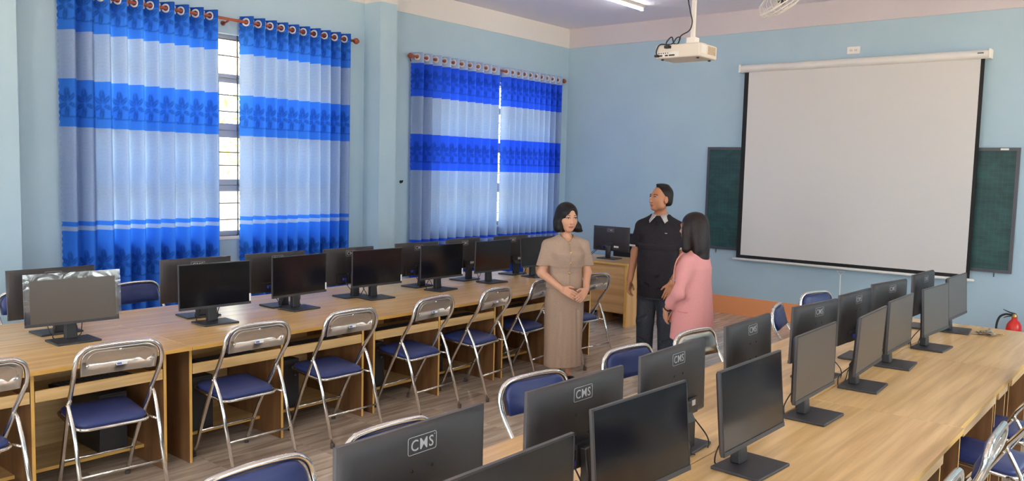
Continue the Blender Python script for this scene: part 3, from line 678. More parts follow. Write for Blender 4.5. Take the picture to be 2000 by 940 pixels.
    for x, z in ((-0.165, 0.79), (0.165, 0.79), (0.0, 0.865)): MB().sphere((x, back_y(z)-0.007, z), (0.008, 0.004, 0.008), 0, 10, 6).build('rivet', M_CHROME, t)
    MB().box(0.01-0.028, 0.01+0.030, back_y(0.78)-0.0085, back_y(0.78)-0.0065, 0.774, 0.789).build('sticker', M_STICKER, t)
    MB().box(0.01-0.024, 0.01+0.0, back_y(0.78)-0.009, back_y(0.78)-0.0085, 0.777, 0.787).build('sticker_print', M_STICKB, t)
    for s in (-1, 1): MB().sphere((s*0.229, -0.02, 0.555), (0.006, 0.009, 0.009), 0, 8, 6).build('rivet', M_CHROME, t)
    return t
CH = make_chair()
# s = -1 faces -x (away from the camera aisle side), +1 faces +x; yaw in degrees
CHAIRS = [
 (-1, -4.58, 1.36, 6, 'blue folding chair cut by the left edge of the photo'),
 (-1, -4.60, 2.075, -5, 'blue folding chair below the film-wrapped monitor, second from the left'),
 (-1, -4.57, 2.90, 0, 'blue folding chair right of the double desk legs, third from the left'),
 (-1, -4.575, 3.635, 0, 'blue folding chair, fourth from the left, before the dark screen with warm reflection'),
 (-1, -4.60, 4.45, 4, 'blue folding chair, fifth from the left in the aisle row'),
 (-1, -4.60, 5.165, 7, 'blue folding chair, sixth from the left in the aisle row'),
 (-1, -4.68, 5.91, 8, 'blue folding chair partly hidden by the left side of the woman in beige'),
 (-1, -4.60, 6.665, -5, 'blue folding chair standing between the woman in beige and the teacher desk'),
 (1, -2.15, 1.505, 0, 'blue chair back cut by the bottom edge, left of the biggest logo monitor'),
 (1, -2.16, 2.10, -2, 'chair whose chrome top peeps over the biggest logo monitor'),
 (1, -2.254, 3.094, -8, 'blue chair back beside the second logo monitor'),
 (1, -2.27, 3.98, -6, 'blue chair back below the man in black'),
 (1, -2.27, 6.18, 12, 'turned blue chair back left of the dark logo monitor'),
 (1, -2.33, 7.10, -15, 'blue chair back against the front wall, furthest in the middle aisle'),
 (-1, -0.735, 2.97, 0, 'lowest chair at the right bottom corner, its rounded top just in frame'),
 (-1, -0.715, 3.72, 1, 'chair with shiny steel back at the right bottom, tucked under the stepped desk'),
 (-1, -0.66, 4.85, -3, 'chair at the right edge of the photo, its tube crossing the steel-backed one'),
 (-1, -0.74, 5.52, 0, 'furthest visible chair at the right edge of the photo'),
 (1, -6.42, 3.20, 8, 'blue chair back behind the desks below the first curtain'),
 (1, -6.51, 2.43, 0, 'blue chair back at the left edge behind the desks'),
]
first = True
def chair_rot(s, yaw): return (PI/2 if s < 0 else -PI/2) + math.radians(yaw)
for s, x, y, yaw, lab in CHAIRS:
    if first: CH.location = (x, y, 0); CH.rotation_euler = (0, 0, chair_rot(s, yaw)); CH['label'] = lab; first = False
    else: dup(CH, (x, y, 0), chair_rot(s, yaw), lab)
sv = dup(CH, (-2.235, 4.72, 0), chair_rot(1, -7), 'folding chair with bare silver backrest and no blue pad, by the woman in pink')
for ch in list(sv.children):
    if ch.name.split('.')[0] == 'back_pad': ch.data = ch.data.copy(); ch.data.materials[0] = M_PLATE; ch.name = 'back_panel'; tag(ch, 'silver back panel')

# ------------------------------------------------------------------ computers and keyboards under the window block
def make_tower():
    t = thing('computer_tower', 'x', 'computer', group='computer towers under the window block desks')
    MB().box(-0.19, 0.19, -0.085, 0.085, 0, 0.36).build('case', M_BLACK, t, bevel=0.005)
    MB().box(0.19, 0.196, -0.08, 0.08, 0.01, 0.35).build('front_cover', M_SHELL, t, bevel=0.002)
    MB().box(0.196, 0.198, -0.06, 0.06, 0.28, 0.31).build('drive_door', M_BASE, t)
    MB().lathe([(0.008, 0.196), (0.008, 0.199)], (0, 0.05, 0.24), 10, axis='x').build('power_button', M_STEEL, t)
    return t
TW = make_tower(); tl = ['first', 'second', 'third', 'fourth', 'fifth', 'sixth', 'seventh']
for k, y in enumerate((2.28, 2.86, 3.55, 4.38, 5.06, 5.88, 6.56)):
    lab = 'black computer tower under the window block, %s from the left' % tl[k]
    if k == 0: TW.location = (-5.2, y, 0.105); TW['label'] = lab
    else: dup(TW, (-5.2, y, 0.105), 0, lab)
def make_keyboard():
    t = thing('keyboard', 'x', 'keyboard', group='keyboards on the pull-out trays')
    MB().box(-0.07, 0.07, -0.22, 0.22, 0, 0.02).build('body', M_BLACK, t, bevel=0.004)
    k = MB()
    for i in range(5):
        for j in range(15): k.box(-0.058+i*0.024, -0.040+i*0.024, -0.205+j*0.027, -0.183+j*0.027, 0.02, 0.026)
    tag(k.build('keys', M_BASE, t), kind='stuff'); return t
KB = make_keyboard()
for k, y in enumerate((2.10, 2.95, 3.66, 4.47, 5.17, 5.98, 6.67)):
    lab = 'black keyboard on the tray of the window block, %s from the left' % tl[k]
    if k == 0: KB.location = (-4.86, y, 0.59); KB['label'] = lab
    else: dup(KB, (-4.86, y, 0.59), 0, lab)

# ------------------------------------------------------------------ front wall: board, screen, socket, cord
bd = thing('chalkboard', 'green chalkboard on the front wall half covered by the projection screen', 'chalkboard', (-3.39, 10.52, 0.88))
MB().box(-1.835, 1.835, -0.015, 0.0, 0.02, 1.375).build('board', M_BOARD, bd)
MB().box(-1.85, 1.85, -0.025, 0.005, 1.345, 1.38).box(-1.85, 1.85, -0.025, 0.005, -0.005, 0.03).box(-1.85, -1.815, -0.025, 0.005, 0.03, 1.345).box(1.815, 1.85, -0.025, 0.005, 0.03, 1.345).build('frame', M_BFRAME, bd)
MB().box(1.66, 1.74, -0.027, -0.025, 1.352, 1.372).build('label', M_STICKER, bd)
for x in (-1.67, 1.68): MB().tube([(x, -0.01, -0.005), (x, -0.012, -0.055)], 0.006, 8).build('hook', M_BFRAME, bd)
ps = thing('projection_screen', 'white pull-down projection screen with black borders hanging before the chalkboard', 'screen', (-3.335, 10.44, 0.0))
MB().lathe([(0.046, -1.445), (0.05, -1.43), (0.05, 1.43), (0.046, 1.445)], (0, 0, 3.282), 16, axis='x').build('casing', M_CASE, ps)
for s in (-1, 1): MB().box(s*1.45-0.012, s*1.45+0.012, -0.052, 0.082, 3.23, 3.335).build('end_cap', M_PLAST, ps, bevel=0.006)
MB().box(1.33, 1.39, -0.0525, -0.0495, 3.285, 3.297).build('badge', M_BFRAME, ps)
MB().box(-1.335, 1.36, -0.003, 0.0, 0.83, 3.25).build('fabric', M_FABRIC, ps)
MB().box(-1.395, -1.335, -0.003, 0.0, 0.79, 3.25).box(1.36, 1.40, -0.003, 0.0, 0.79, 3.25).box(-1.335, 1.36, -0.003, 0.0, 0.79, 0.83).build('border', M_FBLACK, ps)
MB().lathe([(0.008, -1.45), (0.016, -1.44), (0.016, 1.44), (0.008, 1.45)], (0, -0.002, 0.772), 12, axis='x').build('weight_bar', M_CASE, ps)
pc = thing('pull_cord', 'thin white pull cord with a triangular handle hanging below the projection screen', 'cord', (-3.352, 10.44, 0.0))
MB().tube([(-0.05, 0, 0.735), (0.05, 0, 0.735), (0.0, 0, 0.685)], 0.004, 8, closed=True).build('handle', M_PLAST, pc)
MB().tube(bez([(0, 0, 0.685), (0.003, 0, 0.45), (0.012, 0, 0.25), (0.0, 0, 0.15), (0.02, 0, 0.02)], 20), 0.0055, 8).build('cord', M_PLAST, pc)
so = thing('wall_socket', 'white double wall socket above the projection screen', 'socket', (-3.38, YF, 3.437))
MB().box(-0.078, 0.078, -0.014, 0, -0.045, 0.045).build('cover_plate', M_PLAST, so, bevel=0.004)
for x in (-0.028, 0.028):
    MB().box(x-0.02, x+0.02, -0.0155, -0.0138, -0.022, 0.022).build('outlet', M_CASE, so)
    for d in (-0.008, 0.008): MB().box(x+d-0.002, x+d+0.002, -0.0162, -0.0153, -0.008, 0.008).build('slot', M_BLACK, so)
sk = thing('wall_hook', 'tiny black hook on the wall left of the pale-headed curtains', 'hook', (XW, 7.06, 1.70))
MB().tube([(0, 0, 0), (0.03, 0, -0.005), (0.04, 0, 0.02)], 0.008, 8).lathe([(0.02, 0), (0.02, 0.006)], (0, 0, 0), 12, axis='x').build('hook_body', M_BLACK, sk)

# ------------------------------------------------------------------ projector, ceiling light, fan
pj = thing('projector', 'cream projector hanging from a white ceiling pole', 'projector', (-3.302, 6.15, 2.81))
MB().box(-0.195, 0.195, -0.15, 0.16, 0.0, 0.108).build('housing', M_CREAM, pj, bevel=0.012, seg=3)
MB().box(-0.185, 0.02, -0.153, -0.149, 0.008, 0.05).build('port_panel', M_CASE, pj)
for k, x in enumerate((-0.16, -0.14, -0.12, -0.10, -0.08)): MB().lathe([(0.005, -0.155), (0.005, -0.152)], (x, 0, 0.04), 8, axis='y').build('port', M_BLACK, pj)
for x in (-0.14, -0.09, -0.055, -0.03): MB().box(x-0.014, x+0.012, -0.155, -0.152, 0.015, 0.027).build('port', M_BLACK, pj)
MB().box(0.193, 0.197, 0.0, 0.13, 0.03, 0.095).build('vent_grille', M_GRILL, pj)
MB().box(0.193, 0.1965, -0.12, -0.03, 0.03, 0.095).build('side_panel', M_CASE, pj)
MB().lathe([(0.04, 0.155), (0.045, 0.18), (0.035, 0.182)], (0.08, 0, 0.055), 18, axis='y').build('lens', M_BLACK, pj)
for x, y in ((-0.15, -0.11), (0.16, -0.1), (0.15, 0.12)): MB().lathe([(0.01, -0.012), (0.012, 0.0)], (x, y, 0), 8).build('foot', M_BASE, pj)
mt = thing('projector_mount', 'white ceiling pole and bracket holding the projector', 'mount', (-3.25, 6.16, 2.918))
MB().box(-0.015, 0.015, -0.015, 0.015, 0.06, 1.142).box(-0.034, 0.034, -0.034, 0.034, 1.13, 1.142).build('pole', M_CASE, mt, bevel=0.002)
MB().box(-0.04, 0.04, -0.035, 0.035, 0.012, 0.065).box(-0.10, 0.10, -0.05, 0.05, 0.004, 0.014).build('bracket', M_PLAST, mt, bevel=0.003)
cb = thing('projector_cable', 'black cable hanging beside the projector pole into the projector', 'cable', (-3.27, 6.10, 2.92))
MB().tube(bez([(-0.012, 0.02, 1.13), (-0.012, 0.01, 0.45), (0.015, 0.0, 0.28), (0.045, -0.01, 0.18), (0.03, -0.02, 0.11), (-0.04, -0.03, 0.07), (-0.05, -0.05, 0.01), (-0.09, -0.05, 0.012), (-0.10, -0.07, 0.06), (-0.14, -0.08, 0.02), (-0.12, -0.11, -0.03), (-0.09, -0.13, -0.02)], 66), 0.005, 8).build('cable', M_CABLE, cb)
MB().tube(bez([(-0.05, -0.05, 0.01), (-0.03, -0.06, 0.05), (-0.055, -0.07, 0.05), (-0.09, -0.09, 0.0), (-0.18, -0.11, 0.0), (-0.21, -0.115, -0.05), (-0.20, -0.12, -0.09)], 36), 0.005, 8).build('cable', M_CABLE, cb)
MB().box(-0.135, -0.085, -0.13, -0.08, -0.035, -0.012).build('plug', M_CABLE, cb, bevel=0.004); MB().box(-0.215, -0.185, -0.14, -0.105, -0.1, -0.082).build('plug', M_CABLE, cb, bevel=0.003)
def tube_light(label, x, y, first=None):
    t = thing('ceiling_light', label, 'light', (x, y, ZC), 0, 'fluorescent tubes under the ceiling')
    MB().box(-0.03, 0.03, -0.62, 0.62, -0.035, 0.0).build('fixture', M_CASE, t, bevel=0.004)
    MB().tube([(0, -0.6, -0.052), (0, 0.6, -0.052)], 0.014, 12).build('tube', M_TUBE, t)
    for s in (-1, 1): MB().box(-0.02, 0.02, s*0.61-0.012, s*0.61+0.012, -0.07, -0.03).build('socket', M_PLAST, t)
TL = [(-5.78, 8.93, 'lit fluorescent tube at the top of the photo, left of the projector pole')]
for x in (-5.78, -1.2):
    for y in (8.93, 5.2, 1.6):
        if (x, y) != (-5.78, 8.93): TL.append((x, y, 'lit fluorescent tube above the frame, %s side of the room, %s' % ('window' if x < -3 else 'right', {8.93: 'by the front wall', 5.2: 'in the middle', 1.6: 'near the camera'}[y])))
for x, y, l in TL: tube_light(l, x, y)
fn = thing('ceiling_fan', 'white caged ceiling fan cut off by the top edge of the photo', 'fan', (-3.12, 7.6, 3.52))
MB().tube([(0, 0, 0.12), (0, 0, ZC-3.52)], 0.014, 10).lathe([(0.06, ZC-3.52-0.05), (0.05, ZC-3.52)], (0, 0, 0), 16).build('down_rod', M_CASE, fn)
Tf = Matrix.Rotation(math.radians(28), 4, 'X') @ Matrix.Rotation(math.radians(-24), 4, 'Y')
MB().lathe([(0.05, 0.0), (0.075, 0.03), (0.07, 0.12), (0.03, 0.15)], (0, 0, 0), 18).xform(Tf).build('motor', M_CASE, fn)
MB().lathe([(0.02, -0.05), (0.04, -0.03), (0.04, 0.0)], (0, 0, 0), 16).xform(Tf).build('hub', M_BLACK, fn)
for k in range(3):
    a0 = 2*PI*k/3 + 0.4; vs = []
    for r, w, tw in ((0.04, 0.03, 0.02), (0.10, 0.07, 0.02), (0.16, 0.085, 0.016), (0.195, 0.05, 0.01)):
        for s in (-1, 1):
            a = a0 + s*w/r*0.6; vs.append((r*math.cos(a), r*math.sin(a), -0.02+s*tw))
    b = MB().add(vs + [(x, y, z-0.004) for x, y, z in vs], [(0,1,3,2),(2,3,5,4),(4,5,7,6),(8,10,11,9),(10,12,13,11),(12,14,15,13),(0,2,10,8),(2,4,12,10),(4,6,14,12),(1,9,11,3),(3,11,13,5),(5,13,15,7),(6,7,15,14),(0,8,9,1)]).xform(Tf).build('blade', M_PLAST, fn)
cg = MB()
for r, z in ((0.225, -0.02), (0.215, -0.055), (0.16, -0.085), (0.10, -0.1), (0.05, -0.1)):
    cg.tube([(r*math.cos(a), r*math.sin(a), z) for a in np.linspace(0, 2*PI, 40, endpoint=False)], 0.005 if r < 0.22 else 0.008, 6, closed=True)
for k in range(24):
    a = 2*PI*k/24; cg.tube([(r*math.cos(a), r*math.sin(a), z) for r, z in ((0.05, -0.1), (0.10, -0.1), (0.16, -0.085), (0.215, -0.055), (0.225, -0.02), (0.2, 0.05), (0.08, 0.1))], 0.0022, 5)
tag(cg.xform(Tf).build('cage', M_PLAST, fn), kind='stuff')

# ------------------------------------------------------------------ teacher desk with its monitor and chair, extinguisher, keys
td = thing('teacher_desk', 'oak laminate teacher desk before the front wall, behind the woman in beige', 'desk', (-6.08, 8.93, 0))
MB().box(-0.82, 0.82, -0.36, 0.36, 0.755, 0.78, 0, {2: 1, 3: 1, 4: 1, 5: 1}).build('tabletop', [M_WOODX, M_EDGE], td, bevel=0.003)
MB().box(-0.76, 0.76, -0.33, -0.31, 0.16, 0.755).build('front_panel', M_WOODX, td)
for s in (-1, 1): MB().box(s*0.79-0.02, s*0.79+0.02, -0.345, 0.33, 0.0, 0.755, 0, {2: 1, 3: 1}).build('side_panel', [M_WOODL, M_EDGE], td)
MB().box(0.36, 0.40, -0.28, 0.30, 0.0, 0.755).build('cabinet_panel', M_WOODL, td)
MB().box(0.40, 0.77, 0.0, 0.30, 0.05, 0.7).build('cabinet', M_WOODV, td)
MB().lathe([(0.025, -0.331), (0.025, -0.328)], (-0.03, 0, 0.70), 14, axis='y').build('cable_grommet', M_BLACK, td)
tm = monitor('logo monitor back on the teacher desk by the front wall', -1, -5.767, 9.02, 0, 1.03, 0, -5.767, 8.97, 0, ztop=0.78, cables=False)
tm.rotation_euler = (0, 0, PI/2); tm.location = (-5.765, 8.93, 0.78)
for ch in tm.children:
    if ch.name.split('.')[0] in ('shell', 'bezel', 'chin', 'screen'): ch.location = (0.03, 0.0, 0.255)
for ch in list(tm.children):
    if ch.name.split('.')[0] == 'stand_neck':
        bpy.data.objects.remove(ch)
MB().lathe([(0.033, 0.012), (0.036, 0.12), (0.04, 0.16), (0.036, 0.175)], (-0.03, 0, 0), 14).build('stand_neck', M_BASE, tm)
kc = thing('monitor_cable', 'black cable drooping over the front edge of the teacher desk', 'cable', (-6.02, 8.86, 0.78))
MB().tube(bez([(0.16, 0.045, 0.16), (0.10, 0.0, 0.10), (0.03, -0.1, 0.006), (-0.01, -0.28, 0.006), (-0.02, -0.305, -0.04), (-0.03, -0.305, -0.075)], 24), 0.004, 6).build('cord', M_CABLE, kc)
MB().tube(bez([(0.12, 0.045, 0.16), (0.05, 0.0, 0.08), (0.0, -0.1, 0.006), (-0.03, -0.28, 0.006), (-0.04, -0.305, -0.04), (-0.03, -0.305, -0.075)], 24), 0.004, 6).build('cord', M_CABLE, kc)
oc = thing('office_chair', 'dark chair hidden behind the teacher desk monitor', 'chair', (-5.99, 9.72, 0))
MB().tube([(-0.2, 0.0, 0.02), (-0.2, 0.0, 0.98)], 0.018, 8).tube([(0.2, 0.0, 0.02), (0.2, 0.0, 0.98)], 0.018, 8).build('frame', M_BLACK, oc)
MB().box(-0.21, 0.21, -0.02, 0.02, 0.60, 1.06).build('backrest', M_BLACK, oc, bevel=0.015)
MB().box(-0.21, 0.21, -0.45, 0.0, 0.42, 0.47).build('seat', M_BLACK, oc, bevel=0.015)
for s in (-1, 1): MB().tube([(s*0.2, -0.42, 0.0), (s*0.2, -0.42, 0.43)], 0.016, 8).build('leg', M_BLACK, oc)
fe = thing('fire_extinguisher', 'red fire extinguisher standing by the front wall at the right edge', 'extinguisher', (-1.455, 10.34, 0.0))
MB().lathe([(0.068, 0.0), (0.077, 0.012), (0.077, 0.29), (0.072, 0.335), (0.05, 0.375), (0.03, 0.395), (0.027, 0.425)], (0, 0, 0), 26).build('cylinder', M_RED, fe)
MB().lathe([(0.024, 0.42), (0.028, 0.425), (0.028, 0.44), (0.02, 0.45), (0.02, 0.462)], (0, 0, 0), 14).build('valve', M_BRASS, fe)
MB().tube([(0.01, 0, 0.46), (-0.05, -0.01, 0.475), (-0.11, -0.02, 0.50)], [0.014, 0.011, 0.006], 8, flat=0.6).build('handle', M_BLACK, fe)
MB().tube([(0.0, 0, 0.44), (-0.06, -0.01, 0.428), (-0.10, -0.02, 0.41)], [0.012, 0.010, 0.006], 8, flat=0.6).build('lever', M_BLACK, fe)
MB().tube(bez([(-0.02, 0, 0.447), (-0.09, -0.01, 0.447), (-0.145, -0.01, 0.40), (-0.165, -0.01, 0.28), (-0.14, 0.0, 0.12)], 20), 0.011, 8).build('hose', M_BLACK, fe)
MB().lathe([(0.03, 0.0), (0.014, 0.1)], (-0.14, 0, 0.02), 12).build('nozzle', M_BLACK, fe)
ky = thing('key_bunch', 'heap of metal keys on a ring lying on the far end desk', 'keys', (-1.14, 6.93, 0.75))
MB().tube([(0.03*math.cos(a)-0.01, 0.03*math.sin(a), 0.022+0.012*math.sin(a)) for a in np.linspace(0, 2*PI, 20, endpoint=False)], 0.002, 6, closed=True).build('key_ring', M_STEEL, ky)
for k in range(24):
    a = rng.uniform(0, 2*PI); r = rng.uniform(0.02, 0.085); T = Matrix.Translation((r*math.cos(a)*1.0, r*math.sin(a)*0.8, 0.004+0.04*rng.random()*(1-r/0.11))) @ Matrix.Rotation(rng.uniform(0, 6.28), 4, 'Z') @ Matrix.Rotation(rng.uniform(-0.3, 0.3), 4, 'Y') @ Matrix.Scale(1.5, 4)
    MB().lathe([(0.011, -0.001), (0.011, 0.001)], (0, 0, 0), 10).box(0.009, 0.042, -0.0035, 0.0035, -0.001, 0.001).box(0.03, 0.034, -0.006, 0, -0.001, 0.001).xform(T).build('key', M_BRASS if k % 3 == 0 else M_STEEL, ky)

# ------------------------------------------------------------------ people: bodies and clothes as smooth implicit surfaces
class SDF:
    def __init__(s): s.p = []
    def cap(s, a, b, ra, rb=None, k=0.02, op='u'):
        s.p.append(('c', np.array(a, float), np.array(b, float), ra, rb if rb is not None else ra, k, op)); return s
    def ell(s, c, r, k=0.02, op='u', R=None):
        s.p.append(('e', np.array(c, float), np.array(r, float), R if R is not None else np.eye(3), k, op)); return s
    def loft(s, rows, k=0.02, op='u', n=2.0):
        s.p.append(('l', np.array(rows, float), n, k, op)); return s
    def cut(s, p, nrm, k=0.004):
        """remove everything on the side the normal points to"""
        nrm = np.array(nrm, float); s.p.append(('h', np.array(p, float), nrm/np.linalg.norm(nrm), k, 's')); return s
    def moved(s, R, t, k=1.0):
        o = SDF()
        for q in s.p:
            if q[0] == 'c': o.p.append(('c', R @ q[1]*k + t, R @ q[2]*k + t, q[3]*k, q[4]*k) + q[5:])
            elif q[0] == 'e': o.p.append(('e', R @ q[1]*k + t, q[2]*k, R @ q[3]) + q[4:])
            elif q[0] == 'h': o.p.append(('h', R @ q[1]*k + t, R @ q[2]) + q[3:])
        return o
    def __add__(s, o): r = SDF(); r.p = s.p + o.p; return r
    def bounds(s):
        lo, hi = [], []
        for q in s.p:
            if q[-1] != 'u': continue
            if q[0] == 'c':
                m = max(q[3], q[4]); lo.append(np.minimum(q[1], q[2])-m); hi.append(np.maximum(q[1], q[2])+m)
            elif q[0] == 'e': m = q[2].max(); lo.append(q[1]-m); hi.append(q[1]+m)
            elif q[0] == 'l':
                R = q[1]; lo.append([(R[:,1]-R[:,3]).min(), (R[:,2]-R[:,4]).min(), R[:,0].min()]); hi.append([(R[:,1]+R[:,3]).max(), (R[:,2]+R[:,4]).max(), R[:,0].max()])
        return np.min(lo, 0), np.max(hi, 0)
    def mesh(s, h):
        lo, hi = s.bounds(); lo = lo-3*h; hi = hi+3*h; N = np.ceil((hi-lo)/h).astype(int)+1
        ax = [lo[i]+h*np.arange(N[i]) for i in range(3)]; f = np.full(N, 0.5)
        for q in s.p:
            k, op = q[-2], q[-1]
            if q[0] == 'h': blo, bhi = lo, hi
            elif q[0] == 'c': m = max(q[3], q[4])+k+4*h; blo, bhi = np.minimum(q[1], q[2])-m, np.maximum(q[1], q[2])+m
            elif q[0] == 'e': m = q[2].max()+k+4*h; blo, bhi = q[1]-m, q[1]+m
            else:
                R = q[1]; m = k+4*h; blo = np.array([(R[:,1]-R[:,3]).min(), (R[:,2]-R[:,4]).min(), R[:,0].min()])-m; bhi = np.array([(R[:,1]+R[:,3]).max(), (R[:,2]+R[:,4]).max(), R[:,0].max()])+m
            a = np.clip(np.floor((blo-lo)/h).astype(int), 0, N); b = np.clip(np.ceil((bhi-lo)/h).astype(int)+1, 0, N)
            if (b <= a).any(): continue
            sl = tuple(slice(a[i], b[i]) for i in range(3)); X, Y, Z = np.meshgrid(ax[0][sl[0]], ax[1][sl[1]], ax[2][sl[2]], indexing='ij', sparse=True)
            if q[0] == 'c':
                A, B = q[1], q[2]; D = B-A; L = max(D @ D, 1e-12)
                t = np.clip(((X-A[0])*D[0]+(Y-A[1])*D[1]+(Z-A[2])*D[2])/L, 0, 1)
                d = np.sqrt((X-A[0]-t*D[0])**2+(Y-A[1]-t*D[1])**2+(Z-A[2]-t*D[2])**2) - (q[3]+(q[4]-q[3])*t)
            elif q[0] == 'e':
                c, r, R = q[1], q[2], q[3]; dx, dy, dz = X-c[0], Y-c[1], Z-c[2]
                u = [R[0,i]*dx+R[1,i]*dy+R[2,i]*dz for i in range(3)]
                k0 = np.sqrt((u[0]/r[0])**2+(u[1]/r[1])**2+(u[2]/r[2])**2); k1 = np.sqrt((u[0]/r[0]**2)**2+(u[1]/r[1]**2)**2+(u[2]/r[2]**2)**2)
                d = k0*(k0-1)/np.maximum(k1, 1e-9)
            elif q[0] == 'l':
                R = q[1]; z = np.clip(Z, R[0,0], R[-1,0]); g = [np.interp(z, R[:,0], R[:,i]) for i in (1,2,3,4)]; n = q[2]
                e = (np.abs((X-g[0])/g[2])**n+np.abs((Y-g[1])/g[3])**n)**(1/n); d = (e-1)*np.minimum(g[2], g[3])
                d = np.maximum(d, np.maximum(R[0,0]-Z, Z-R[-1,0]))
            else: d = ((X-q[1][0])*q[2][0]+(Y-q[1][1])*q[2][1]+(Z-q[1][2])*q[2][2])*-1.0   # negative where the normal points
            o = f[sl]
            if op == 'u':
                w = np.maximum(k-np.abs(o-d), 0)/k; f[sl] = np.minimum(o, d) - w*w*k*0.25
            else:
                d = -d
                w = np.maximum(k-np.abs(o-d), 0)/k; f[sl] = np.maximum(o, d) + w*w*k*0.25
        return surface_nets(f, lo, h)
def surface_nets(f, lo, h):
    s = f < 0; N = np.array(f.shape)-1
    cor = [(i, j, k) for i in (0,1) for j in (0,1) for k in (0,1)]
    sub = lambda a, c: a[c[0]:c[0]+N[0], c[1]:c[1]+N[1], c[2]:c[2]+N[2]]
    cnt = sum(sub(s, c).astype(np.int8) for c in cor); act = (cnt > 0) & (cnt < 8)
    ii = np.argwhere(act); idx = np.full(act.shape, -1, np.int64); idx[act] = np.arange(len(ii))
    val = {c: f[ii[:,0]+c[0], ii[:,1]+c[1], ii[:,2]+c[2]] for c in cor}
    acc = np.zeros((len(ii), 3)); num = np.zeros(len(ii))
    for a in cor:
        for ax in range(3):
            if a[ax] == 0:
                b = list(a); b[ax] = 1; b = tuple(b); va, vb = val[a], val[b]; m = (va < 0) != (vb < 0)
                t = np.where(m, va/np.where(m, va-vb, 1), 0); p = np.tile(np.array(a, float), (len(ii), 1)); p[:, ax] = t
                acc += p*m[:, None]; num += m
    V = lo + h*(ii + acc/num[:, None]); F = []
    for ax in range(3):
        u, w = (ax+1) % 3, (ax+2) % 3
        s0 = [slice(1, -1)]*3; s1 = [slice(1, -1)]*3; s0[ax] = slice(0, -1); s1[ax] = slice(1, None)
        A, B = s[tuple(s0)], s[tuple(s1)]; e = np.argwhere(A != B)
        if not len(e): continue
        o = np.array([1, 1, 1]); o[ax] = 0; e = e+o; du = np.eye(3, dtype=int)[u]; dw = np.eye(3, dtype=int)[w]
        ins = s[e[:,0], e[:,1], e[:,2]]
        g = lambda q: idx[q[:,0], q[:,1], q[:,2]]
        Q = np.stack([g(e-du-dw), g(e-dw), g(e), g(e-du)], 1); Q[~ins] = Q[~ins][:, ::-1]; F.append(Q)
    return V, np.concatenate(F)
def np_obj(name, V, F, mats, parent, mi=None):
    me = bpy.data.meshes.new(name); me.vertices.add(len(V)); me.vertices.foreach_set('co', V.astype(np.float32).ravel())
    me.loops.add(F.size); me.loops.foreach_set('vertex_index', F.ravel().astype(np.int32)); me.polygons.add(len(F))
    me.polygons.foreach_set('loop_start', (np.arange(len(F))*4).astype(np.int32)); me.polygons.foreach_set('use_smooth', np.ones(len(F), bool))
    for m in (mats if isinstance(mats, list) else [mats]): me.materials.append(m)
    if mi is not None: me.polygons.foreach_set('material_index', mi.astype(np.int32))
    me.update(calc_edges=True); me.validate()
    o = bpy.data.objects.new(name, me); COL.objects.link(o)
    if parent: o.parent = parent
    return o
def rotz(a): c, s = math.cos(a), math.sin(a); return np.array([[c, -s, 0], [s, c, 0], [0, 0, 1.0]])
def rotx(a): c, s = math.cos(a), math.sin(a); return np.array([[1.0, 0, 0], [0, c, -s], [0, s, c]])
def roty(a): c, s = math.cos(a), math.sin(a); return np.array([[c, 0, s], [0, 1.0, 0], [-s, 0, c]])

def head_sdf(male=False):
    w = 1.06 if male else 1.0
    s = SDF()
    s.ell((0, -0.018, 0.028), (0.073*w, 0.091, 0.083), 0.02)
    s.ell((0, 0.020, -0.034), (0.065*w, 0.062, 0.078), 0.03)
    s.ell((0, 0.050, -0.094), (0.028*w, 0.020, 0.017), 0.03)
    for q in (-1, 1):
        s.ell((q*0.041*w, 0.044, -0.028), (0.025, 0.022, 0.026), 0.025)
        s.ell((q*0.048*w, 0.004, -0.070), (0.021, 0.032, 0.024), 0.03)
    s.cap((-0.036*w, 0.071, 0.018), (0.036*w, 0.071, 0.018), 0.011, None, 0.02)
    for q in (-1, 1): s.ell((q*0.031*w, 0.090, 0.0), (0.018, 0.014, 0.009), 0.010, 's')
    s.cap((0, 0.078, 0.004), (0, 0.093, -0.033), 0.006, 0.010, 0.014); s.ell((0, 0.088, -0.040), (0.018*w, 0.012, 0.009), 0.008)
    s.ell((0, 0.0745, -0.0645), (0.024, 0.010, 0.005), 0.006); s.ell((0, 0.073, -0.0745), (0.020, 0.010, 0.0055), 0.006); s.cap((-0.02, 0.084, -0.0695), (0.02, 0.084, -0.0695), 0.0015, None, 0.003, 's')
    for q in (-1, 1): s.ell((q*0.075*w, -0.012, -0.014), (0.009, 0.02, 0.031), 0.006)
    return s
